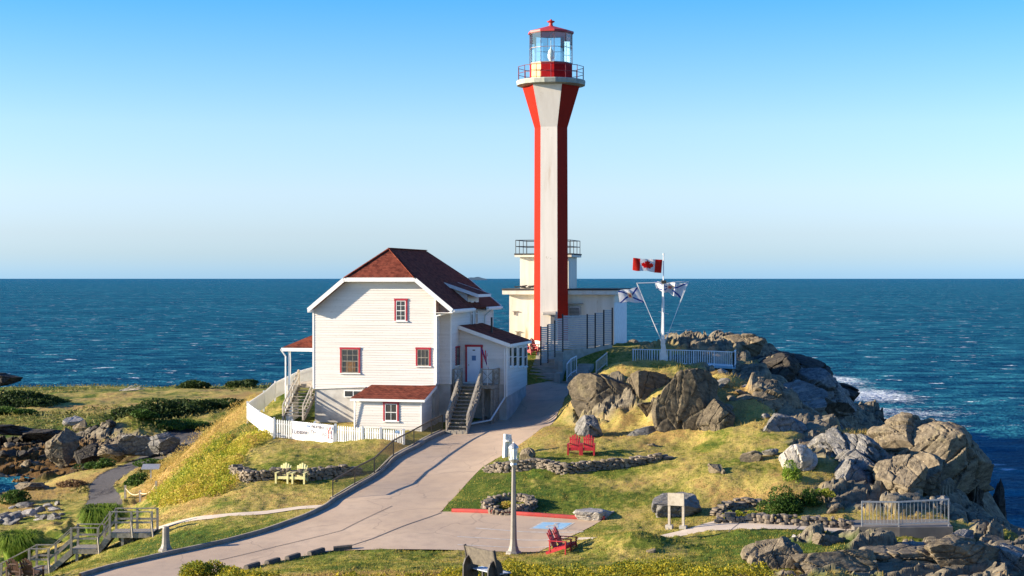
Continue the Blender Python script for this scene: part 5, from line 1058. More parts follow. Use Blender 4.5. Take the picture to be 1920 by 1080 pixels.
# ---------------------------------------------------------------- dry stone walls
def stone_wall(name, pts, h, label, courses=5, depth=.45, seed=1, jitter=1.0, cat='stone wall'):
    R = random.Random(seed); q = smoothline(pts, 90, 2); s = np.r_[0, np.cumsum(np.hypot(*np.diff(q, axis=0).T))]; Ltot = s[-1]; o0 = Vector((q[0][0], q[0][1], hs(*q[0]))); m = MB()
    def at(d):
        x, y = np.interp(d, s, q[:, 0]), np.interp(d, s, q[:, 1]); x2, y2 = np.interp(min(Ltot, d+.2), s, q[:, 0]), np.interp(min(Ltot, d+.2), s, q[:, 1])
        x1, y1 = np.interp(max(0, d-.2), s, q[:, 0]), np.interp(max(0, d-.2), s, q[:, 1]); t_ = Vector((x2-x1, y2-y1, 0)).normalized(); return Vector((x, y, 0)), t_
    for row in range(2):
        for c in range(courses+1):
            d = -R.random()*.2; ch = h/courses
            while d < Ltot:
                L_ = R.uniform(.14, .42)*(.7 if name == 'planter_ring' else 1); p, t_ = at(max(0, d+L_/2)); fade = min(1, .45+(Ltot-d)/1.5, .45+(d+.3)/1.0)
                z0 = hs(p.x, p.y)-.08+c*ch*fade+R.uniform(-.02, .02); th = ch*fade*R.uniform(.75, 1.25); n_ = Vector((-t_.y, t_.x, 0))
                if c == courses and R.random() < .35: d += L_; continue
                ctr = p+n_*((row-.5)*depth*.5+R.uniform(-.06, .06))+Vector((0, 0, z0+th/2)); tt = (t_+Vector((0, 0, R.uniform(-.12, .12)))).normalized(); nn = n_+Vector((0, 0, R.uniform(-.1, .1))); hw = depth*.3
                vs = []
                for sx in (-1, -.35, .4, 1):
                    k = 1 if abs(sx) < .9 else R.uniform(.55, .9)
                    for sy, sz in ((-1, -1), (1, -1), (1, 1), (-1, 1)): vs.append(ctr+tt*(sx*L_/2*.97)+nn*(sy*hw*k*R.uniform(.85, 1.1))+Vector((0, 0, sz*th/2*k*R.uniform(.8, 1.1)))-o0)
                m.add(vs, [(0, 1, 2, 3), (15, 14, 13, 12)]+[(a*4+b, a*4+4+b, a*4+4+(b+1) % 4, a*4+(b+1) % 4) for a in range(3) for b in range(4)])
                d += L_+R.uniform(-.02, .05)
    return tag(fix_normals(m.build(name, stone, loc=o0)), label, cat)
stone_wall('stone_wall', [pz(438, 872, 7.0), pz(447, 890, 6.6), pz(470, 906, 6.35), pz(520, 903, 6.4), pz(580, 900, 6.5), pz(625, 893, 6.65), pz(672, 885, 6.8)], .52, 'dry stone wall curving round behind the yellow chairs', 5, .5, 1)
stone_wall('stone_wall', [pz(914, 877, 7.3), pz(950, 882, 7.25), pz(1010, 884, 7.2), pz(1060, 889, 7.2), pz(1110, 885, 7.25), pz(1180, 876, 7.45), pz(1255, 864, 7.7)], .46, 'long low dry stone wall on the lawn below the red bench', 5, .5, 2)
stone_wall('stone_wall', [pz(1342, 958, 6.65), pz(1365, 948, 6.75), pz(1400, 944, 6.8), pz(1425, 940, 6.9)], .35, 'short rubble edging behind the low yellow plants by the path', 3, .5, 3)
stone_wall('stone_wall', [pz(1345, 974, 6.45), pz(1400, 976, 6.42), pz(1460, 979, 6.42), pz(1520, 981, 6.4), pz(1600, 982, 6.4)], .30, 'low row of pale rubble stones along the edge of the right path', 2, .5, 4)
cc = G(955, 956, 6.3); ring = [(cc.x+1.08*cos(a), cc.y+1.0*sin(a), 0) for a in np.linspace(-pi*.5, pi*1.5, 26)]
stone_wall('planter_ring', ring, .34, 'round stone ring planter on the lawn just above the red kerb', 3, .4, 5, cat='planter')
# ---------------------------------------------------------------- boulders
def boulder_mat(name, a, b_, c, lich=.6):
    m, t, b = nt(name); v = coords(t); r1 = noise(t, v, 1.1, 6, .68); r3 = noise(t, v, 6, 5, .7)
    mp = N(t, 'ShaderNodeMapping'); mp.inputs['Rotation'].default_value = (.5, .4, .3); mp.inputs['Scale'].default_value = (.6, 2.6, 2.6); L(t, v, mp.inputs[0]); r2 = noise(t, mp.outputs[0], 1.6, 7, .7)
    k = ramp(t, r2, [(.32, a), (.50, b_), (.72, c)]); k = mix(t, ramp(t, r1, [(.55, (0.,)*3), (.68, (lich,)*3)]), k, (.24, .20, .11))
    k = mix(t, ramp(t, r3, [(.60, (0.,)*3), (.66, (.8,)*3)]), k, (c[0]*1.35, c[1]*1.35, c[2]*1.35)); k = mix(t, ramp(t, r3, [(.30, (.8,)*3), (.40, (0.,)*3)]), k, (.05, .045, .04))
    L(t, k, b.inputs['Base Color']); b.inputs['Roughness'].default_value = .92; b.inputs['Specular IOR Level'].default_value = .15; bump(t, b, mix(t, .5, r3, r2), .8, .08); return m
rk_brown = boulder_mat('brown_grey_rock', (.065, .052, .035), (.175, .140, .094), (.29, .235, .155))
rk_knoll = boulder_mat('dark_brown_cliff_rock', (.040, .034, .024), (.105, .085, .058), (.185, .150, .100), .5)
rk_grey = boulder_mat('grey_rock', (.065, .062, .057), (.17, .16, .145), (.30, .28, .25), .3)
rk_pale = boulder_mat('pale_lichened_rock', (.20, .18, .155), (.36, .33, .29), (.50, .46, .41), .2)
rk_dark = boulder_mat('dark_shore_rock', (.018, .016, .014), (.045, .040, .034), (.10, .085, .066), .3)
import bmesh
_bm = bmesh.new(); bmesh.ops.create_icosphere(_bm, subdivisions=5, radius=1.0); _bm.verts.ensure_lookup_table()
ICO_V = np.array([v.co[:] for v in _bm.verts]); ICO_F = np.array([[v.index for v in f.verts] for f in _bm.faces]); _bm.free()
_bm = bmesh.new(); bmesh.ops.create_icosphere(_bm, subdivisions=3, radius=1.0); _bm.verts.ensure_lookup_table()
ICO3_V = np.array([v.co[:] for v in _bm.verts]); ICO3_F = np.array([[v.index for v in f.verts] for f in _bm.faces]); _bm.free()
_bm = bmesh.new(); bmesh.ops.create_icosphere(_bm, subdivisions=6, radius=1.0); _bm.verts.ensure_lookup_table()
ICO6_V = np.array([v.co[:] for v in _bm.verts]); ICO6_F = np.array([[v.index for v in f.verts] for f in _bm.faces]); _bm.free()
def boulder(name, loc, size, seed, mat, label, rot=(0, 0, 0), cuts=11, rough=1.0, group=None, lo=False, planes=(), cat='boulder', blocks=None):
    """a ball cut by planes, then broken into tilted blocks with open joints between them"""
    r = np.random.RandomState(seed); big = max(size) > 1.25 and not lo
    V_ = (ICO3_V if lo else ICO6_V if big else ICO_V).copy(); F__ = ICO3_F if lo else ICO6_F if big else ICO_F
    n_ = r.normal(size=(cuts, 3)); n_ /= np.linalg.norm(n_, axis=1)[:, None]; d_ = r.uniform(.42, .80, cuts)
    n_ = list(n_)+[np.array(p[:3])/np.linalg.norm(p[:3]) for p in planes]; d_ = list(d_)+[p[3] for p in planes]
    for _ in range(2):
        for nn, dd in zip(n_, d_):
            k = V_@nn; o = k > dd; V_[o] -= np.outer(k[o]-dd, nn)
    a, b, c = V_.T; s = seed*3.7; K = blocks or (34 if big else 6 if lo else 12)
    q, _r = np.linalg.qr(r.normal(size=(3, 3))); st = np.array([.55, 1.0, 1.5]); S_ = r.uniform(-1, 1, size=(K, 3)); W_ = np.stack([a+.12*fbm(b*2+s, c*2, 85, 3), b+.12*fbm(a*2+s, c*2, 86, 3), c], 1)
    D_ = np.linalg.norm(((W_[:, None]-S_[None])@q)*st, axis=2); i1 = D_.argmin(1); d1 = D_.min(1); D_[np.arange(len(D_)), i1] = 9; d2 = D_.min(1)
    off = r.uniform(-.5, .5, K); tilt = r.normal(size=(K, 3)); amp = .075 if big else .09
    dn = amp*(1.6*off[i1]+((W_-S_[i1])*tilt[i1]).sum(1)*1.0)-(.07 if big else .07 if not lo else .04)*np.exp(-((d2-d1)/(.026 if big else .035))**2)
    bed = (W_@q[:, 2])*(5.5 if big else 4)+2.2*fbm(a*1.5+s, b*1.5+c, 88, 3)+off[i1]*1.5; tri_ = np.abs(bed-np.floor(bed)-.5)*2
    dn = dn+.04*fbm(a*3+s, b*3-c*3, 82, 4)+.022*fbm(a*9+s, b*9+c*9, 87, 3)+(.022 if not lo else .015)*(np.clip(tri_*2.8, 0, 1)-.7)
    V_ = V_*(1+rough*dn)[:, None]*np.array(size)
    ob = npmesh(name, V_, F__, mat, smooth=np.zeros(len(F__), bool)); ob.location = loc; ob.rotation_euler = rot
    return tag(ob, label, cat, group)
def onpx(px, py, Z, dz=0, dy=0): g = G(px, py, Z); x, y = g.x, g.y+dy; return (x, y, hz(x, y)+dz)
def atY(px, Y, dz=0): x = (px-CXP)/FPX*Y; return (x, Y, hz(x, Y)+dz)
# big faces of the knoll
boulder('rock_outcrop', P(1158, 752, 95.2), (3.2, 2.4, 2.8), 5, rk_knoll, 'broad sunlit rock face at the left end of the knoll above the drive', (0, .12, .25), 9, 1.0, planes=((-.25, -.92, .3, .52), (.35, -.9, .25, .55), (-.9, -.3, .25, .8)), cat='rock')
boulder('rock_outcrop', P(1218, 744, 94.8), (2.1, 1.9, 2.0), 9, rk_knoll, 'second cracked rock face right of the knoll\'s left end', (0, .3, .1), 9, 1.0, planes=((.2, -.9, .35, .6),), cat='rock')
boulder('rock_outcrop', P(1292, 774, 88.0), (2.1, 1.6, 2.45), 12, rk_knoll, 'tall dark leaning slab in the middle of the knoll', (.1, .28, .1), 7, .9, planes=((-.15, -.95, .2, .5), (.8, -.4, .2, .55)), cat='rock')
boulder('rock_outcrop', P(1342, 796, 86.8), (1.3, 1.3, 1.6), 15, rk_knoll, 'rusty brown block at the foot of the knoll right of the leaning slab', (0, .2, 0), 8, 1.0, cat='rock')
boulder('rock_outcrop', P(1232, 778, 91.3), (1.2, 1.0, 1.2), 16, rk_knoll, 'low dark block between the left rock face and the leaning slab', (0, 0, .5), 8, 1.0, cat='rock')
boulder('boulder', onpx(1103, 812, 8.45, .35, .5), (.95, .9, .95), 21, rk_grey, 'grey ridged boulder right behind the red bench', (.1, 0, .4), 12)
boulder('boulder', onpx(1210, 822, 8.2, .1), (1.25, .45, .34), 22, rk_grey, 'long flat dark slab lying aslant on the grass below the knoll', (0, -.32, .35), 8)
boulder('boulder', onpx(1222, 838, 8.0, -.02), (.6, .35, .16), 23, rk_brown, 'thin stone lying on the grass below the long slab', (0, 0, -.1), 8)
boulder('boulder', onpx(990, 882, 7.1, .18), (.46, .45, .52), 24, rk_brown, 'pale brown boulder leaning on the low wall beside the lamp post', (0, .2, .3), 10)
boulder('boulder', onpx(1118, 962, 6.4, .08), (1.0, .75, .42), 25, rk_pale, 'flat topped pale boulder on the lawn beside the red kerb', (0, .05, .15), 8, planes=((-.1, -.1, 1, .6),))
boulder('boulder', onpx(1276, 950, 6.75, .3), (1.35, .95, .95), 26, rk_grey, 'large grey boulder standing behind the wooden sign', (0, .1, .2), 9)
boulder('boulder', onpx(1345, 892, 7.6, .12), (.45, .5, .42), 27, rk_brown, 'small dark boulder on the grassy slope above the sign', (0, .3, .3), 8)
boulder('boulder', onpx(1408, 868, 8.0, .1), (.75, .5, .38), 28, rk_brown, 'low brown rock at the foot of the knoll near the white boulder', (0, 0, .1), 8)
boulder('boulder', onpx(1445, 862, 8.1, .1), (.5, .4, .25), 281, rk_grey, 'flat grey rock just left of the big white boulder', (0, 0, .1), 8)
boulder('boulder', P(1494, 856, 76.3), (.92, .85, .86), 29, rk_pale, 'big rounded whitish boulder at the left edge of the right hand rocks', (0, .35, .2), 6, .8)
boulder('boulder', onpx(1489, 1014, 6.25, .04), (.16, .14, .12), 30, rk_pale, 'lone small pale stone on the grass below the path', (0, 0, 0), 8, lo=True)
boulder('boulder', onpx(238, 1012, 4.6, .12), (.42, .4, .36), 31, rk_brown, 'brown boulder on the grass under the boardwalk beside the bollard', (0, 0, .6), 9)
boulder('boulder', onpx(1222, 1048, 5.7, .0), (.25, .2, .15), 32, rk_brown, 'small brown stone in the foreground scrub', (0, 0, 0), 8, lo=True)
R3 = random.Random(12)
for i in range(16):
    px, Y = R3.uniform(1345, 1470), R3.uniform(84, 97); s_ = R3.uniform(.2, .55); x = (px-CXP)/FPX*Y
    boulder('boulder', (x, Y, hz(x, Y)+s_*.15), (s_*R3.uniform(1, 1.7), s_, s_*R3.uniform(.5, .9)), 500+i, rk_brown if i % 3 else rk_grey, 'one of the small brown rocks strewn on the right slope of the knoll', (R3.uniform(-.3, .3), R3.uniform(-.3, .3), R3.uniform(0, 3)), 9, 1.0, 'small rocks on the knoll slope', lo=True)
# right hand rock mass and headland
RS = [((1590, 862, 80), (2.5, 2.0, 1.6), 41, 'grey_rock', 'bulging grey rock right of the big white boulder'),
      ((1560, 815, 90), (1.0, 1.2, 1.1), 42, 'grey_rock', 'sharp dark rock point on the skyline of the water left of the grassy top'),
      ((1660, 850, 83), (1.3, 1.6, 1.1), 43, 'grey_rock', 'smooth grey rock face below the tuft of dry grass'),
      ((1705, 850, 82), (2.3, 2.4, 1.9), 44, 'brown_grey_rock', 'sunlit cracked rock in the middle of the right hand mass'),
      ((1770, 890, 81), (2.9, 3.4, 2.7), 45, 'brown_grey_rock', 'big domed rock at the right shoulder of the right hand mass'),
      ((1792, 938, 82), (1.5, 3.0, 2.4), 46, 'dark_shore_rock', 'dark shaded rock flank dropping to the sea at far right'),
      ((1595, 908, 75.5), (2.5, 1.6, 1.45), 47, 'grey_rock', 'blue grey slab below the grass tuft left of the railing'),
      ((1690, 915, 74.2), (2.4, 1.5, 1.6), 48, 'brown_grey_rock', 'striped rock slab rising just behind the right hand railing'),
      ((1655, 965, 71.4), (.7, .5, .5), 49, 'brown_grey_rock', 'small rock behind the left part of the right hand railing'),
      ((1560, 960, 71.4), (.8, .6, .45), 50, 'brown_grey_rock', 'brown rock between the dark green shrub and the railing'),
      ((1745, 950, 72.6), (1.0, .8, .6), 51, 'grey_rock', 'grey rock behind the right end of the railing'),
      ((1872, 968, 88), (.8, .8, 2.3), 52, 'dark_shore_rock', 'upright pointed shaded rock standing by the sea at far right'),
      ((1860, 1005, 72), (1.3, 1.0, .5), 53, 'dark_shore_rock', 'low dark slab right of the concrete walkway'),
      ((1545, 1026, 65), (1.5, 1.2, .75), 54, 'brown_grey_rock', 'rounded lichened rock where the lower lawn meets the rocks'),
      ((1450, 1050, 61), (1.8, 1.2, .8), 55, 'brown_grey_rock', 'long sunlit slab at the lower left corner of the near rocks'),
      ((1560, 1060, 60), (2.5, 1.5, .95), 56, 'brown_grey_rock', 'broad flat rock in the near foreground below the concrete wall'),
      ((1680, 1050, 61.4), (2.3, 1.5, 1.0), 57, 'brown_grey_rock', 'domed lichened rock in the middle of the near rocks'),
      ((1805, 1055, 61), (2.2, 1.4, .95), 58, 'brown_grey_rock', 'domed rock right of middle in the near foreground'),
      ((1895, 1062, 61.5), (1.4, 1.2, .8), 59, 'grey_rock', 'grey rock in the bottom right corner'),
      ((1800, 1008, 67), (1.3, .5, .28), 60, 'rk', 'thin flat slab lying right of the concrete walkway wall'),
      ((1620, 1018, 66), (1.2, .9, .55), 161, 'brown_grey_rock', 'lichened rock under the left end of the concrete walkway wall'),
      ((1705, 1028, 65.2), (1.2, .8, .5), 162, 'grey_rock', 'grey rock directly under the middle of the walkway wall'),
      ((1785, 1022, 65.8), (1.1, .8, .55), 163, 'brown_grey_rock', 'brown rock under the right end of the walkway wall'),
      ((1865, 1025, 66), (1.2, .9, .55), 164, 'brown_grey_rock', 'jagged rock near the right edge below the flat slab'),
      ((1620, 880, 77), (1.3, 1.3, 1.0), 165, 'grey_rock', 'shaded grey rock between the striped slab and the grass tuft'),
      ((1730, 905, 76), (2.0, 1.6, 1.5), 166, 'brown_grey_rock', 'sunlit rough rock above the striped slab'),
      ((1395, 655, 124), (1.9, 2.4, 1.2), 61, 'brown_grey_rock', 'rounded sunlit summit rock of the headland right of the platform'),
      ((1300, 658, 122), (1.9, 2, .8), 62, 'brown_grey_rock', 'low brown rock on the skyline behind the flag mast'),
      ((1480, 705, 134), (5.0, 7, 2.0), 63, 'dark_shore_rock', 'smooth shaded whaleback rock sloping from the summit to the sea'),
      ((1548, 745, 152), (4.6, 8, 1.9), 64, 'dark_shore_rock', 'dark wet rock ledge reaching into the surf'),
      ((1520, 775, 116), (3.6, 4, 1.4), 65, 'grey_rock', 'blue grey ledge between the knoll and the surf'),
      ((1475, 765, 99), (2.9, 2.9, 2.0), 66, 'grey_rock', 'rounded pale ledge on the right side of the knoll'),
      ((1452, 825, 85), (2.0, 1.8, 1.4), 67, 'grey_rock', 'broken grey rock right of the knoll above the white boulder'),
      ((1425, 770, 91), (1.9, 1.8, 1.5), 68, 'brown_grey_rock', 'brown broken rocks on the upper right slope of the knoll'),
      ((1500, 742, 112), (4.2, 5, 2.1), 69, 'grey_rock', 'long blue grey ledge below the summit on the right side'),
      ((1430, 700, 112), (2.6, 3, 1.5), 70, 'dark_shore_rock', 'dark rock shoulder just right of the viewing platform')]
MM = {'grey_rock': rk_grey, 'brown_grey_rock': rk_brown, 'dark_shore_rock': rk_dark, 'rk': rk_grey}
for (c, size, sd_, mt, lab) in RS:
    boulder('rock_outcrop' if max(size) > 1.2 else 'boulder', P(*c), size, sd_, MM[mt], lab, (0, (sd_ % 5-2)*.12+.1, (sd_ % 7)*.25), 10, 1.0, cat='rock')
# left shore
RL_ = [((118, 836, 138), (1.5, 1.3, 1.8), 71, 'rk_b', 'pointed brown boulder standing above the cove on the left'), ((136, 790, 158), (1.2, .9, .65), 72, 'rk_p', 'pale whitish boulder at the edge of the field above the shore rocks'), ((154, 799, 156), (.95, .8, .65), 721, 'rk_b', 'brown boulder just below the pale one at the field edge'),
       ((30, 808, 152), (4.4, 3, .8), 73, 'rk_d', 'long dark ledge at the left edge above the shore rocks'), ((85, 814, 150), (2.2, 2, .7), 74, 'rk_d', 'dark slab in the row of shore rocks'), ((172, 852, 137), (1.7, 1.6, .95), 75, 'rk_d', 'large dark tilted boulder right of the pointed one'),
       ((255, 838, 132), (2.4, 2.2, 1.4), 76, 'rk_g', 'blue grey rock bluff beside the dark gravel path'), ((300, 835, 131), (1.6, 2, 1.1), 77, 'rk_g', 'right end of the rock bluff beside the gravel path'), ((208, 848, 131), (1.2, 1.4, .9), 78, 'rk_b', 'brown left end of the rock bluff by the path'),
       ((20, 940, 112), (1.6, 1.5, .8), 79, 'rk_d', 'dark ledge right beside the cove water'), ((60, 912, 116), (1.5, 1.5, .6), 80, 'rk_b', 'brown ledge sloping down into the cove'),
       ((5, 712, 245), (3.6, 4, 1.2), 81, 'rk_d', 'low dark rock hump at the sea edge far left')]
MM2 = {'rk_b': rk_brown, 'rk_p': rk_pale, 'rk_d': rk_dark, 'rk_g': rk_grey}
for (c, size, sd_, mt, lab) in RL_: boulder('boulder', P(*c), size, sd_, MM2[mt], lab, (0, .1, (sd_ % 7)*.3), 11, 1.0)
R2 = random.Random(5)
for i in range(96):
    px = R2.uniform(-20, 210); t_ = R2.random(); Y = 131+t_*20; s_ = R2.uniform(.22, .6)*(1 if i % 6 else 1.5)
    x = (px-CXP)/FPX*Y; boulder('boulder', (x, Y, hz(x, Y)+s_*.1), (s_*R2.uniform(.9, 1.6), s_*R2.uniform(.7, 1.2), s_*R2.uniform(.5, .8)), 200+i, rk_dark if i % 4 else rk_brown, 'one of the jumbled dark boulders on the shore around the cove', (R2.uniform(-.3, .3), R2.uniform(-.3, .3), R2.uniform(0, 3)), 10, 1.0, 'boulders around the cove', lo=True)
for i in range(30):
    px = R2.uniform(-10, 115); Y = 97+R2.random()*9; s_ = R2.uniform(.22, .6); x = (px-CXP)/FPX*Y
    boulder('boulder', (x, Y, hz(x, Y)+s_*.1), (s_*R2.uniform(1, 1.6), s_, s_*R2.uniform(.4, .7)), 300+i, rk_grey if i % 3 else rk_pale, 'one of the low grey rocks in the patch at the left edge below the cove', (R2.uniform(-.3, .3), R2.uniform(-.3, .3), R2.uniform(0, 3)), 9, 1.0, 'low rocks below the cove', lo=True)
# ---------------------------------------------------------------- vegetation
def leafmat(name, stops, scale=3.0, tr=.3, rough=.7):
    m, t, b = nt(name); v = wpos(t); n = noise(t, v, scale, 5, .75); L(t, ramp(t, n, stops), b.inputs['Base Color']); b.inputs['Roughness'].default_value = rough; b.inputs['Specular IOR Level'].default_value = .2
    two_sided(m, (1, 1, 1), tr); return m
lf_dark = leafmat('dark_shrub_leaf', [(.30, (.012, .028, .008)), (.5, (.035, .062, .014)), (.7, (.085, .115, .025))])
lf_green = leafmat('green_shrub_leaf', [(.30, (.018, .045, .008)), (.5, (.050, .105, .016)), (.7, (.13, .18, .03))])
lf_lime = leafmat('lime_grass_leaf', [(.30, (.08, .16, .015)), (.5, (.20, .30, .035)), (.7, (.42, .46, .09))], 2.5, .4)
lf_yel = leafmat('goldenrod_leaf', [(.35, (.06, .10, .012)), (.48, (.19, .20, .02)), (.58, (.50, .38, .02)), (.75, (.62, .44, .03))], 5, .35)
lf_bank = leafmat('bank_weed_leaf', [(.28, (.09, .15, .012)), (.42, (.24, .28, .025)), (.52, (.48, .42, .05)), (.62, (.52, .36, .09)), (.75, (.32, .19, .06))], .55, .35)
lf_straw = leafmat('dry_grass_blade', [(.30, (.22, .15, .035)), (.5, (.45, .33, .09)), (.7, (.60, .46, .16))], 2.0, .35)
lf_lawn = leafmat('lawn_blade', [(.30, (.050, .095, .010)), (.46, (.16, .185, .025)), (.58, (.44, .34, .07)), (.8, (.54, .38, .10))], .9, .35)
lf_field = leafmat('field_scrub_leaf', [(.30, (.055, .065, .018)), (.5, (.17, .16, .045)), (.7, (.34, .26, .09))], .25, .3)
lf_brown = leafmat('brown_weed', [(.30, (.07, .040, .020)), (.5, (.17, .10, .05)), (.7, (.30, .20, .09))], 3.0, .3)
bark = simple('shrub_stem', (.09, .06, .04), (.05, .04, .03), 8, .9)
def leaves(cs, size, seed, aspect=.6, up=.0):
    """one bent leaf (two triangles as a quad) at every centre"""
    r = np.random.RandomState(seed); n = len(cs); s = r.uniform(.6, 1.3, n)*size
    a = r.normal(size=(n, 3)); a[:, 2] += up; a /= np.linalg.norm(a, axis=1)[:, None]; b = np.cross(a, r.normal(size=(n, 3))); b /= np.linalg.norm(b, axis=1)[:, None]
    a = a*s[:, None]; b = b*(s*aspect)[:, None]; c = np.asarray(cs)
    V_ = np.stack([c-a*.5, c+b*.5, c+a*.6, c-b*.5], 1).reshape(-1, 3); F__ = np.arange(4*n).reshape(n, 4); return V_, F__
def crown_pts(c, rad, n, seed, lumps=9, lumpr=.45):
    r = np.random.RandomState(seed); rad = np.array(rad); out = []
    d = r.normal(size=(lumps, 3)); d[:, 2] = np.abs(d[:, 2])*.9; d /= np.linalg.norm(d, axis=1)[:, None]; ctr = d*r.uniform(.35, .72, lumps)[:, None]; rr = r.uniform(.6, 1.25, lumps)*lumpr
    w_ = rr**2/sum(rr**2); k = r.choice(lumps, n, p=w_); u = r.normal(size=(n, 3)); u /= np.linalg.norm(u, axis=1)[:, None]
    p = ctr[k]+u*(rr[k]*r.uniform(.55, 1.0, n)**.5)[:, None]; p[:, 2] = np.maximum(p[:, 2], -.05+.05*r.rand(n)); return p*rad+np.array(c)
def shrub(name, loc, rad, n, leaf, mat, seed, label, lumps=9, lumpr=.45, group=None, extra=None, stems=True, cat='shrub'):
    o = empty(name, loc, 0, label, cat, group); P_ = crown_pts((0, 0, rad[2]*.12), rad, n, seed, lumps, lumpr); V_, F__ = leaves(P_, leaf, seed); f = npmesh('foliage', V_, F__, mat); f.parent = o
    if extra:
        m2, frac, sz = extra; top = P_[P_[:, 2] > np.percentile(P_[:, 2], 55)]; r = np.random.RandomState(seed+1); top = top[r.rand(len(top)) < frac]; V2, F2_ = leaves(top+[0, 0, .03], sz, seed+2, .8, 1.0); g = npmesh('flower_heads', V2, F2_, m2); g.parent = o
    if stems:
        m = MB(); R = random.Random(seed)
        for i in range(7): a = R.uniform(0, 2*pi); e_ = R.uniform(.2, .7); m.cyl((0, 0, -.1), (rad[0]*e_*cos(a), rad[1]*e_*sin(a), rad[2]*R.uniform(.4, .8)), .03*max(rad), .008*max(rad), 5)
        m.build('stem', bark, o)
    return o
def blades(pos, h, wd, seed, lean=.35, k=3, spread=.05):
    """k tapering blades per tuft"""
    r = np.random.RandomState(seed); n = len(pos); p = np.repeat(np.asarray(pos, float), k, 0); hh = np.repeat(np.broadcast_to(h, n), k)*r.uniform(.55, 1.25, n*k); ww = np.repeat(np.broadcast_to(wd, n), k)
    p[:, :2] += r.normal(size=(n*k, 2))*spread; az = r.uniform(0, 2*pi, n*k); ln = r.normal(size=(n*k, 2))*lean*hh[:, None]+np.array([.10, .03])*hh[:, None]
    s = np.c_[np.cos(az), np.sin(az), np.zeros(n*k)]*(ww/2)[:, None]; tip = p+np.c_[ln, hh]; V_ = np.stack([p-s, p+s, tip], 1).reshape(-1, 3); return V_, np.arange(3*n*k).reshape(-1, 3)
RS_ = np.random.RandomState(11)
def sample_fan(n, px0, px1, Y0, Y1):
    Y = 1/RS_.uniform(1/Y1, 1/Y0, n); px = RS_.uniform(px0, px1, n); return (px-CXP)/FPX*Y, Y
# short turf
x, y = sample_fan(190000, -60, 1980, 49, 118); hh, rk, fl, gv, sw = fields(x, y)
ok = (~fl) & (rk < .25) & (~gv) & (hh > .8)
# keep off the buildings
u_ = (x-HX)*CH-(y-HY)*SH; v_ = (x-HX)*SH+(y-HY)*CH
inside = ((u_ > -.1) & (u_ < 8.5) & (v_ > -.1) & (v_ < 12)) | ((u_ > 2.0) & (u_ < 6.8) & (v_ > -2.3) & (v_ < 0)) | ((u_ > 8.2) & (u_ < 11.6) & (v_ > 2.8) & (v_ < 8.6)) | ((x > -.5) & (x < 8.2) & (y > 110.5))
ok &= ~inside
tall = np.clip(blob(x, y, [(9, 97, 4, 4, 1), (12.5, 93, 4, 4, 1), (13.5, 87, 3, 4, .9), (19.3, 86.5, 2.5, 3, 1.2), (16.6, 77.5, 1.2, 1.6, 1.3), (-24, 93, 4.5, 9, 1.2), (-20.5, 104, 2.6, 9, 1.2), (3, 55, 12, 3.2, .9), (-8, 56, 8, 4, .8), (-30, 115, 8, 12, .6), (-26, 124, 8, 8, .7)])+.3*fbm(x*.5, y*.5, 91, 3), 0, 1)
short = ok & (tall < .35)
V_, F__ = blades(np.c_[x, y, hh-.02][short], .055+.05*RS_.rand(short.sum()), .030, 1, .5, 2, .04); tag(npmesh('grass', V_, F__, lf_lawn), 'short patchy green and yellow turf over the lawns', 'grass', kind='stuff')
x2, y2 = sample_fan(70000, -60, 1980, 49, 135); h2, rk2, fl2, gv2, sw2 = fields(x2, y2)
t2 = blob(x2, y2, [(9, 97, 4, 4, 1), (12.5, 93, 4, 4, 1), (13.5, 87, 3, 4, .9), (19.3, 86.5, 2.2, 2.4, 1.6), (16.6, 77.3, .8, 1.2, 1.8), (18.5, 73.6, 1.2, .8, 1.4), (-20.5, 104, 2.2, 9, 1.3), (3, 55, 14, 3.0, .9), (-8, 56, 9, 4, .9), (-30, 115, 8, 12, .7), (-26, 124, 8, 8, .8), (7.5, 70, 1.5, 1, .6)])+.35*fbm(x2*.6, y2*.6, 92, 3)
ok2 = (~fl2) & (rk2 < .55) & (~gv2) & (h2 > .9) & (t2 > .45)
u_ = (x2-HX)*CH-(y2-HY)*SH; v_ = (x2-HX)*SH+(y2-HY)*CH; ok2 &= ~((u_ > -2.5) & (u_ < 11.8) & (v_ > -2.6) & (v_ < 12)); ok2 &= ~((x2 > -.5) & (x2 < 8.2) & (y2 > 110.5)); ok2 &= np.hypot(x2+.85, y2-53.1) > 1.1
V_, F__ = blades(np.c_[x2, y2, h2-.03][ok2], np.clip(.09+.13*t2[ok2], .08, .26), .03, 2, .4, 4, .07); tag(npmesh('dry_grass', V_, F__, lf_straw), 'tall straw coloured grass on the knoll, banks and foreground slope', 'grass', kind='stuff')
# the weedy bank left of the fence
x3, y3 = sample_fan(90000, 270, 540, 76, 120); h3, rk3, fl3, gv3, sw3 = fields(x3, y3)
bank = [pz(466, 768, 8.0), pz(420, 790, 4.5), pz(380, 820, 3.5), pz(300, 880, 2.9), pz(284, 945, 2.7), pz(320, 952, 4.9), pz(420, 925, 5.9), pz(440, 900, 6.3), pz(425, 868, 7.0), pz(455, 835, 7.5), pz(488, 818, 7.8), pz(462, 795, 8.1)]
b3_ = np.where(inpoly(x3, y3, bank), 1.0, np.exp(-(segd(x3, y3, bank+bank[:1])/.7)**2))+.25*fbm(x3*.7, y3*.7, 93, 3)
ok3 = (b3_ > .55) & (~gv3) & (~fl3) & (h3 > 2.6)
pp = np.c_[x3, y3, h3][ok3]; lift = np.clip(b3_[ok3], 0, 1.4)*.48; pp[:, 2] += RS_.rand(len(pp))*lift*np.clip(1+2.2*fbm(pp[:, 0]*.9, pp[:, 1]*.7, 94, 3), .15, 2.2); hi_ = pp[:, 1]+2.5*fbm(pp[:, 0]*.5, pp[:, 1]*.5, 99, 3) > 96
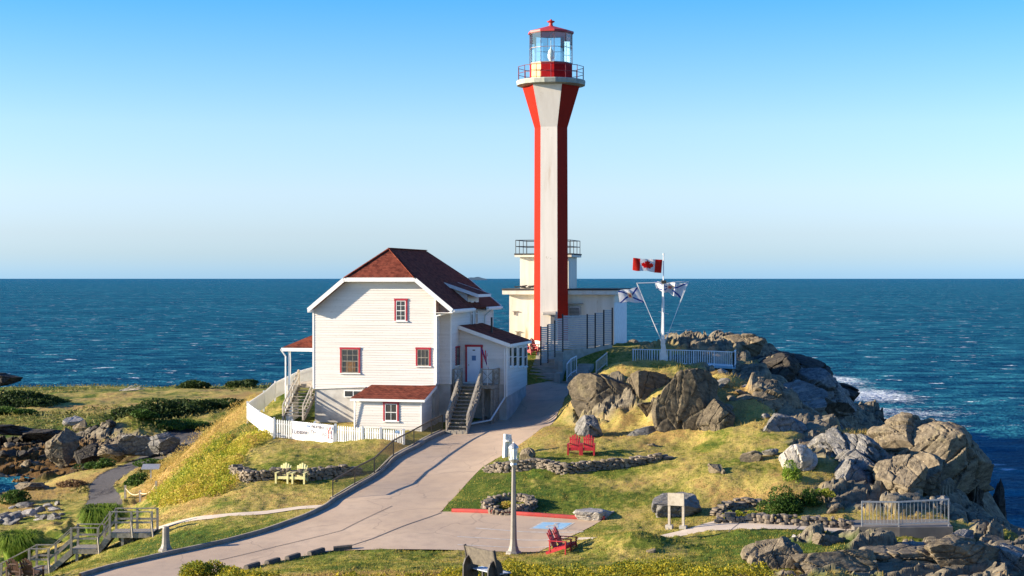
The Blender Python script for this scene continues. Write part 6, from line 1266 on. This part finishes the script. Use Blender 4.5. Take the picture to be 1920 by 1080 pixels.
V_, F__ = leaves(pp[hi_], .11, 8, .3, 1.2); tag(npmesh('bank_grass', V_, F__, lf_straw), 'golden brown dead grass hanging on the upper bank below the white fence', 'grass', kind='stuff')
V_, F__ = leaves(pp[~hi_], .13, 3, .5, .5)
tag(npmesh('bank_weeds', V_, F__, lf_bank), 'dense yellow green weeds covering the steep bank left of the fence', 'ground cover', kind='stuff')
# goldenrod strip in the foreground
x4, y4 = sample_fan(90000, 150, 1500, 49, 59.5); h4 = fields(x4, y4)[0]
benchfree = (np.hypot(x4+.85, y4-53.1) > 1.15)
b4 = blob(x4, y4, [(-.3, 56, 2.0, 4, 1.0), (2, 53, 2.4, 4, .75), (5, 55.5, 2.6, 5, 1.0), (8, 55.5, 1.8, 4, .75), (-5.5, 54, 3.0, 3, .6), (-9.6, 56.2, 1.6, 2, .7)])+1.0*fbm(x4*.9, y4*.9, 95, 3)
ok4 = (b4 > .62) & benchfree; pp = np.c_[x4, y4, h4][ok4]; pp[:, 2] += RS_.rand(len(pp))**.8*.62*np.clip(b4[ok4]-.25, 0, 1.3); V_, F__ = leaves(pp, .10, 4, .55, .8)
tag(npmesh('foreground_weeds', V_, F__, lf_yel), 'low yellow flowering weeds along the near slope at the bottom', 'ground cover', kind='stuff')
ok5 = (~ok4) & benchfree & (RS_.rand(len(x4)) < .6*np.clip(.35+1.5*fbm(x4*.8, y4*.5, 98, 3), 0, 1)); pp = np.c_[x4, y4, h4][ok5]; pp[:, 2] += RS_.rand(len(pp))*.28*(.5+fbm(pp[:, 0], pp[:, 1], 97, 3)); V_, F__ = leaves(pp, .07, 5, .5, .5); tag(npmesh('brown_weeds', V_, F__, lf_brown), 'brown withered weeds between the yellow flowers in front', 'ground cover', kind='stuff')
# field herbs and low scrub beyond
x6, y6 = sample_fan(26000, -80, 540, 112, 240); h6, rk6, fl6, gv6, sw6 = fields(x6, y6)
b6 = .5+fbm(x6*.08, y6*.05, 96, 4)*1.2+blob(x6, y6, [(-45, 232, 50, 9, .5), (-45, 168, 20, 8, .5), (-28, 150, 10, 10, .3)])-blob(x6, y6, [(-40, 195, 34, 18, .7)])
ok6 = (b6 > .62) & (rk6 < .3) & (~gv6) & (h6 > 1.0); pp = np.c_[x6, y6, h6][ok6]; pp[:, 2] += RS_.rand(len(pp))*.35; V_, F__ = leaves(pp, .34, 6, .45, .3)
tag(npmesh('field_scrub', V_, F__, lf_field), 'rough olive scrub dotted over the flat field by the sea', 'ground cover', kind='stuff')
# shrubs
def atg(px, Y, dz=0): x = (px-CXP)/FPX*Y; return (x, Y, hz(x, Y)+dz)
k = 0
for (px, Y, rad, n, sz, mt, lab, lumps) in (
    (245, 160, (3.6, 3, 1.5), 5200, .30, lf_dark, 'dark evergreen scrub mound nearest the left in the row behind the gravel path', 12), (305, 163, (4.4, 3.2, 1.7), 6500, .30, lf_dark, 'widest dark scrub mound in the middle of the row behind the path', 14), (372, 166, (4.6, 3, 1.4), 6000, .30, lf_dark, 'dark scrub mound right of the widest one behind the path', 12), (425, 168, (3.2, 2.6, 1.2), 4200, .28, lf_dark, 'small dark scrub mound at the right end next to the bank', 10),
    (330, 150, (3.2, 2.4, .9), 4200, .26, lf_green, 'low green scrub in front of the dark mounds', 10), (262, 149, (2.0, 1.8, .8), 2600, .25, lf_green, 'low green bush on top of the rock bluff', 8),
    (20, 186, (6, 4, 1.7), 5200, .36, lf_dark, 'dark scrub patch at the left edge of the dry field', 12), (85, 190, (3.4, 3, .7), 2600, .32, lf_dark, 'low tail of dark scrub reaching into the dry field', 9), (20, 172, (4, 3, .7), 2600, .3, lf_green, 'low green scrub at the left edge above the shore rocks', 9),
    (362, 228, (3.4, 2.5, 1.1), 2600, .36, lf_dark, 'dark bush on the far edge of the field against the sea', 9), (458, 230, (2.8, 2.4, 1.0), 2200, .36, lf_dark, 'dark bush on the far field edge next to the white fence', 8),
    (262, 108, (1.5, 1.5, .7), 1700, .16, lf_green, 'long low green bush beside the rope barrier and dark path', 8), (305, 118, (2.6, 1.2, .7), 2400, .18, lf_green, 'strip of low green bush along the inner edge of the gravel path', 10), (195, 127, (1.5, 1.3, .8), 1500, .18, lf_green, 'round green bush at the foot of the rock bluff', 8),
    (30, 108, (1.4, 1.2, .8), 1500, .16, lf_green, 'green bush beside the cove water at the left', 8),
    (1190, 61.0, (1.0, .8, .30), 1500, .07, lf_green, 'dark green clump on the shaded side of the grass hump', 7),
    (170, 133, (1.6, 1.4, .6), 1300, .18, lf_dark, 'dark bush on the rough slope above the shore rocks', 7), (135, 116, (1.3, 1.1, .5), 1100, .15, lf_brown, 'brown withered bush on the dry slope above the cove', 7)):
    k += 1; shrub('shrub', atg(px, Y), rad, n, sz, mt, 400+k, lab, lumps, .42)
shrub('shrub', atg(1466, 71.3, -.15), (1.25, .9, 1.05), 8500, .085, lf_green, 450, 'dense round dark green shrub beside the path below the rocks', 14, .42)
shrub('shrub', atg(1514, 71.6, -.1), (.7, .6, .9), 3400, .08, lf_green, 451, 'narrower dark green shrub touching the right side of the round one', 8, .45)
shrub('shrub', atg(1550, 71.9, .3), (.6, .5, .5), 1100, .07, lf_bank, 452, 'small yellowish bush among the brown rocks right of the dark shrubs', 7, .45)
shrub('shrub', P(1480, 912, 74.0), (.62, .6, 1.0), 2200, .09, lf_lime, 453, 'pale lime tuft growing against the big whitish boulder', 8, .45)
shrub('shrub', P(1555, 852, 80.5), (.5, .5, .45), 900, .08, lf_green, 454, 'little green bush in the cleft above the grey slab', 7, .45)
shrub('shrub', atg(396, 58.6, -.05), (1.15, .9, .95), 7000, .085, lf_yel, 455, 'green and yellow shrub at the bottom edge in front of the road', 10, .42, extra=(lf_lime, .2, .05))
shrub('shrub', atg(250, 61.5, -.1), (.9, .6, .55), 1500, .07, lf_brown, 456, 'brown seeded weeds at the bottom edge left of the green shrub', 8, .42)
for i, (px, lab) in enumerate(((1365, 'leftmost'), (1388, 'middle'), (1410, 'rightmost'))): shrub('low_plant', atg(px, 70.4+i*.15, -.03), (.36, .32, .32), 700, .06, leafmat('yellow_green_leaf', [(.3, (.12, .17, .01)), (.55, (.32, .34, .03)), (.75, (.55, .50, .06))], 6) if i == 0 else bpy.data.materials['yellow_green_leaf'], 460+i, lab+' of three low yellow green plants in the rubble edged bed', 6, .5, 'low yellow plants in the stone bed', cat='plant')
shrub('planter_plants', (cc.x, cc.y, cc.z+.12), (.85, .8, .28), 1500, .06, lf_bank, 470, 'dry straw and green plants filling the round stone planter', 9, .4, cat='plant')
# arching grass clumps by the boardwalk
def clump(loc, R_, H_, n, seed, label):
    r = np.random.RandomState(seed); o = empty('grass_clump', loc, 0, label, 'grass clump'); Vs, Fs = [], []
    az = r.uniform(0, 2*pi, n); ro = R_*np.sqrt(r.rand(n))*.5; hh_ = H_*r.uniform(.6, 1.05, n); out = R_*r.uniform(.2, .75, n); w_ = .025
    b = np.c_[ro*np.cos(az), ro*np.sin(az), np.zeros(n)]; d_ = np.c_[np.cos(az+r.normal(size=n)*.4)+.35, np.sin(az+r.normal(size=n)*.4), np.zeros(n)]; s = np.c_[-np.sin(az), np.cos(az), np.zeros(n)]*w_
    P0, P1, P2_, P3 = b, b+d_*(out*.25)[:, None]+np.c_[np.zeros((n, 2)), hh_*.65], b+d_*(out*.7)[:, None]+np.c_[np.zeros((n, 2)), hh_], b+d_*(out*1.2)[:, None]+np.c_[np.zeros((n, 2)), hh_*.72]
    V_ = np.stack([P0-s, P0+s, P1+s, P1-s, P2_+s*.8, P2_-s*.8, P3+s*.1, P3-s*.1], 1).reshape(-1, 3); q = np.arange(n)[:, None]*8
    F__ = np.concatenate([q+np.array([[0, 1, 2, 3]]), q+np.array([[3, 2, 4, 5]]), q+np.array([[5, 4, 6, 7]])]); f = npmesh('leaves', V_, F__, lf_lime); f.parent = o; return o
clump(atg(186, 86, -.2), 1.25, 1.75, 3200, 5, 'arching bright green grass clump behind the top of the boardwalk steps'); clump(atg(32, 82, -.1), 1.2, 1.5, 3000, 6, 'arching bright green grass clump behind the bottom of the boardwalk steps')
# driftwood in the field
m = MB(); R = random.Random(9)
for i in range(9): a = R.uniform(-.5, .6); p0 = Vector((R.uniform(-1.5, 1), R.uniform(-.6, .6), .1)); m.cyl(p0, p0+Vector((cos(a)*R.uniform(1, 2.6), R.uniform(-.5, .5), abs(sin(a))*1.1+.2)), .09, .03, 6)
tag(m.build('driftwood', palewood, loc=atg(238, 222)), 'pale tangled driftwood branches lying in the far field', 'driftwood')
# ---------------------------------------------------------------- garden seats
def seat_set(name, loc, rz, mat, label, cat, seats=2, gap=.0, table=False, wide=False, group=None, s=1.0, scale=1.0):
    """Adirondack seats side by side, facing local -y"""
    r = empty(name, loc, rz, label, cat, group); r.scale = (scale,)*3; W = .62; tot = seats*W+(seats-1)*gap
    xs = [-tot/2+W/2+i*(W+gap) for i in range(seats)]
    m = MB()
    for x in xs:
        for k in range(6): y = -.30+k*.095; z = .38-k*.022; m.box((x-W/2+.03, y, z-.02), (x+W/2-.03, y+.085, z))
        m.box((x-W/2+.03, -.33, .24), (x+W/2-.03, -.305, .375))
    if wide: m.box((-tot/2+.03, -.34, .25), (tot/2-.03, -.325, .37))
    m.build('seat', mat, r)
    for x in xs:
        m = MB()
        for k in range(5):
            u = (k-2)*.105; top = 1.0-.055*abs(k-2)**1.3; a, b = Vector((x+u*.85, .22, .24)), Vector((x+u*1.15, .50, top))
            m.beam(a, b, .092, .022, (0, 1, 0))
        m.beam((x-.26, .30, .42), (x+.26, .30, .42), .03, .07); m.beam((x-.27, .43, .74), (x+.27, .43, .74), .03, .06); m.build('backrest', mat, r)
    arms = sorted(set([round(x-W/2, 3) for x in xs]+[round(x+W/2, 3) for x in xs]))
    for x in arms:
        m = MB(); m.box((x-.06, -.38, .545), (x+.06, .42, .57)); m.build('arm', mat, r)
        m = MB(); m.box((x-.045, -.36, 0), (x+.045, -.32, .545)); m.build('leg', mat, r)
        m = MB(); m.beam((x, -.33, .34), (x, .52, .03), .03, .11); m.box((x-.03, .33, .1), (x+.03, .38, .545)); m.build('leg', mat, r)
    if table: m = MB(); m.box((-gap/2-.02, -.36, .5), (gap/2+.02, .2, .53)); m.build('table', mat, r)
    return r
def gl_(px, py, Z, dz=0.0): g = G(px, py, Z); return (g.x, g.y, hz(g.x, g.y)+dz)
def onflat(px, py, Z): g = G(px, py, Z); return (g.x, g.y, hs(g.x, g.y)+.01)
seat_set('double_bench', gl_(1090, 851, 7.88), radians(-6), redwood, 'red double garden bench on the lawn in front of the grey boulder', 'bench', 2, .10, wide=True)
seat_set('double_bench', gl_(547, 905, 6.42), radians(-8), yellowwood, 'pale yellow double garden seat with table in front of the stone wall', 'bench', 2, .26, table=True, wide=True)
seat_set('double_bench', gl_(1056, 1040, 5.55), radians(68), redwood, 'red double garden chair facing right beside the parking area', 'bench', 2, .05, wide=False)
seat_set('garden_chair', (1.25, 110.9, hz(1.25, 110.9)), radians(50), redwood, 'left one of two red chairs behind the annex by the tower steps', 'chair', 1, group='red chairs behind the annex'); seat_set('garden_chair', (1.75, 111.3, hz(1.75, 111.3)), radians(50), redwood, 'right one of two red chairs behind the annex by the tower steps', 'chair', 1, group='red chairs behind the annex')
for px, lab in ((34, 'left'), (60, 'right')): g = P(px, 1088, 66); seat_set('dark_chair', (g.x, g.y, g.z), radians(165), brownwood, lab+' one of two dark brown slatted chairs in the bottom left corner', 'chair', 1, group='dark chairs in the corner')
# near park bench seen from behind
bb = Vector((-.85, 53.1, hz(-.85, 53.1))); bench = empty('park_bench', (bb.x, bb.y, bb.z), radians(128), 'dark framed park bench with bleached back board seen from behind at the bottom edge', 'bench'); bench.scale = (1.0, 1.0, 1.02)
def loopside(x):
    m = MB(); pts = [(-.22, 0), (-.22, .60), (-.14, .80), (.02, .90), (.20, .90), (.36, .80), (.45, .60), (.47, 0)]
    m.prism([(x-.03, .05+y*.9, z) for y, z in pts], (.06, 0, 0)); m.box((x-.03, -.42, .0), (x+.03, -.34, .42)); m.box((x-.03, -.42, .34), (x+.03, .2, .42)); return m
for x in (-.68, .68): loopside(x).build('side_frame', darkwood, bench)
m = MB(); m.beam((0, .26, .5), (0, .34, 1.12), 1.5, .04, (0, 1, 0)) if False else None
m.prism([(-.78, .12, .62), (.78, .12, .62), (.78, .27, 1.20), (-.78, .27, 1.20)], (0, .05, .0)); fix_normals(m.build('backrest', boardwood, bench))
for s_ in (-.80, .80): m = MB(); m.beam((s_, .10, .40), (s_, .30, 1.23), .05, .09); m.build('back_frame', darkwood, bench)
m = MB()
for k in range(4): y = -.46+k*.14; m.box((-.75, y, .42), (.75, y+.115, .455))
m.build('seat', simple('grey_painted_slat', (.52, .55, .58), (.44, .46, .50), 8, .3), bench)
# ---------------------------------------------------------------- lamp post
lp = onflat(963, 1040, 5.45); lamp = empty('lamp_post', lp, 0, 'tall pale concrete lamp post with glazed lantern standing by the parking area', 'street lamp'); Hl = 4.42
m = MB(); m.lathe([(.36, -.05), (.34, .05), (.25, .12), (.18, .32), (.145, .60)], 8, a0=pi/8); m.build('base', lampconc, lamp)
m = MB(); m.lathe([(.145, .60), (.11, 2.2), (.085, Hl-.95), (.085, Hl-.80)], 8, a0=pi/8); m.build('pole', lampconc, lamp)
m = MB(); m.lathe([(.10, Hl-.80), (.15, Hl-.72), (.12, Hl-.64), (.17, Hl-.54), (.20, Hl-.5), (.20, Hl-.46)], 12); m.build('collar', galv, lamp)
m = MB(); m.lathe([(.145, Hl-.46), (.165, Hl-.15), (.15, Hl-.02)], 12); m.build('lantern', simple('lantern_milk_glass', (.78, .78, .72), None, rough=.2), lamp)
m = MB()
for i in range(8): a = i*pi/4; m.cyl((.19*cos(a), .19*sin(a), Hl-.46), (.19*cos(a), .19*sin(a), Hl-.02), .012, n=5)
m.build('cage', galv, lamp); m = MB(); m.lathe([(.22, Hl-.02), (.19, Hl+.06), (.10, Hl+.14), (.03, Hl+.19), (.02, Hl+.24)], 12); m.build('cap', galv, lamp)
# white twin-post marker and the concrete bollard
tp = gl_(952, 851, 7.68); tm = empty('post_marker', tp, .2, 'two leaning white painted posts bound together beside the drive', 'bollard')
m = MB(); m.cyl((-.15, 0, -.1), (-.10, 0, 1.2), .14, .12, 9); m.build('post', white_w, tm); m = MB(); m.cyl((.15, .02, -.1), (.09, .02, 1.16), .14, .12, 9); m.build('post', white_w, tm); m = MB(); m.lathe([(.245, .80), (.245, .90)], 12); m.build('band', white_w, tm)
bo = gl_(311, 1032, 5.2); m = MB(); m.lathe([(.34, -.1), (.32, .05), (.24, .14), (.18, .30), (.155, .6), (.15, 1.0), (.13, 1.06)], 10); tag(m.build('bollard', lampconc, loc=bo), 'flared grey concrete bollard on the grass by the left kerb', 'bollard')
# wooden sign
sg = gl_(1268, 984, 6.3); sign = empty('notice_board', sg, radians(-20), 'bleached wooden notice board on two posts in front of the grey boulder', 'sign')
for x in (-.31, .31): m = MB(); m.box((x-.05, -.05, .12), (x+.05, .05, 1.55)); m.build('post', palewood, sign); m = MB(); m.box((x-.15, -.15, -.1), (x+.15, .15, .16)); m.build('footing', concrete, sign)
m = MB(); m.box((-.36, -.085, 1.02), (.36, -.052, 1.56)); m.build('board', palewood, sign)
# wheel stops
for i, (xa, ya, xb, yb, Z) in enumerate(((625, 1032, 660, 1031, 5.42), (580, 1040, 606, 1035, 5.36), (538, 1049, 560, 1044, 5.28), (500, 1058, 522, 1053, 5.2), (461, 1068, 484, 1062, 5.12))):
    a, b = G(xa, ya, Z), G(xb, yb, Z); a.z = hs(a.x, a.y)+.03; b.z = hs(b.x, b.y)+.03; c = (a+b)/2; m = MB(); t_ = (b-a).normalized(); n_ = Vector((-t_.y, t_.x, 0)); up = Vector((0, 0, 1))
    pr = [(-.13, -.08), (.13, -.08), (.12, .10), (.08, .15), (-.08, .15), (-.12, .10)]
    m.prism([a-c+n_*u+up*z for u, z in pr], b-a); o = fix_normals(m.build('wheel_stop', simple('dark_timber', (.06, .05, .04), (.10, .085, .07), 6, .8) if i == 0 else bpy.data.materials['dark_timber'], loc=c))
    tag(o, ('rightmost', 'second from the right', 'middle', 'second from the left', 'leftmost')[i]+' dark timber wheel stop along the near road edge', 'wheel stop', 'wheel stops along the near road edge')
# ---------------------------------------------------------------- boardwalk with stairs
ym = 76.0; q0 = P(290, 995, ym); bwk = empty('boardwalk', (q0.x, ym, q0.z), 0, 'grey timber boardwalk and stairs stepping down to the left below the lawn', 'boardwalk'); zA = 0.0
def lx(px): return (px-290)/FPX*ym
def lz(py): return -(py-995)/FPX*ym
dA, dB, dC = 0.0, lz(1025), lz(1064); W2 = .62
segs = [('flat', lx(290), lx(212), dA, dA), ('stair', lx(212), lx(190), dA, dB), ('flat', lx(190), lx(140), dB, dB), ('stair', lx(140), lx(98), dB, dC), ('flat', lx(98), lx(62), dC, dC), ('stair', lx(62), lx(-30), dC, dC-1.2)]
for kind, xa, xb, za, zb_ in segs:
    m = MB()
    if kind == 'flat':
        n_ = max(2, int((xa-xb)/.145))
        for i in range(n_): x0_ = xb+(xa-xb)*i/n_; m.box((x0_+.006, -W2, za-.04), (x0_+(xa-xb)/n_-.006, W2, za))
        for yy in (-W2, W2-.05): m.box((xb, yy, za-.24), (xa, yy+.05, za-.045))
        o = m.build('deck', greywood, bwk)
    else:
        n_ = max(3, int(round((za-zb_)/.17)))
        for i in range(n_): z_ = za-(za-zb_)*(i+1)/n_+.0; x1_ = xa+(xb-xa)*i/n_; x0_ = xa+(xb-xa)*(i+1)/n_; m.box((x0_-.02, -W2+.05, z_-.045), (x1_, W2-.05, z_)); m.box((x1_-.02, -W2+.05, z_), (x1_, W2-.05, z_+(za-zb_)/n_-.045))
        for yy in (-W2+.025, W2-.025): m.beam((xa, yy, za-.16), (xb, yy, zb_-.10), .05, .26)
        o = m.build('stairs', greywood, bwk)
    for yy in (-W2+.04, W2-.04):
        m = MB(); m.beam((xa, yy, za+.98), (xb, yy, zb_+.98), .10, .04); m.beam((xa, yy, za+.48), (xb, yy, zb_+.48), .035, .09); m.build('handrail', greywood, bwk)
PX_ = [(290, dA), (252, dA), (212, dA), (190, dB), (140, dB), (98, dC), (62, dC), (10, dC-.7)]
for px, z in PX_:
    for yy in (-W2+.02, W2-.02):
        m = MB(); m.box((lx(px)-.05, yy-.05, z-.25), (lx(px)+.05, yy+.05, z+1.0))
        if yy < 0 and px in (290, 252, 190, 98): m.beam((lx(px)+.12, yy-.22, z-.2), (lx(px), yy-.03, z+.55), .06, .08)
        m.build('post', greywood, bwk)
for px, z in ((280, dA), (235, dA), (185, dB), (150, dB), (90, dC)):
    for yy in (-W2+.1, W2-.1): m = MB(); m.box((lx(px)-.06, yy-.06, z-1.3), (lx(px)+.06, yy+.06, z-.24)); m.build('support', greywood, bwk)
# rope barrier and the slanted board by the bank
rp = [atY(235, 103), atY(263, 101.5), atY(293, 98)]; o0 = Vector(rp[0]); rb = empty('rope_barrier', rp[0], 0, 'low timber posts linked by a pale rope beside the gravel path', 'rope barrier')
for p in rp: m = MB(); q_ = Vector(p)-o0; m.beam(q_-Vector((0, 0, .1)), q_+Vector((0, 0, .85)), .13, .13, (0, 1, 0)); m.build('post', yellowpost if 'yellowpost' in globals() else palewood, rb)
m = MB()
for p, e_ in zip(rp[:-1], rp[1:]):
    p, e_ = Vector(p)-o0+Vector((0, 0, .7)), Vector(e_)-o0+Vector((0, 0, .7)); pr_ = p
    for i in range(1, 11): s = i/10; c = p.lerp(e_, s)+Vector((0, 0, -.28*4*s*(1-s))); m.cyl(pr_, c, .03, n=6); pr_ = c
m.build('rope', rope_m, rb)
ip = atY(283, 107); m = MB(); m.box((-.05, -.05, -.1), (.05, .05, .8)); m.prism([(-.6, -.3, .78), (.6, -.3, .78), (.6, .3, 1.05), (-.6, .3, 1.05)], (0, 0, .04)); o = m.build('information_board', galv, loc=ip); tag(fix_normals(o), 'slanted grey information board standing against the weedy bank', 'sign')
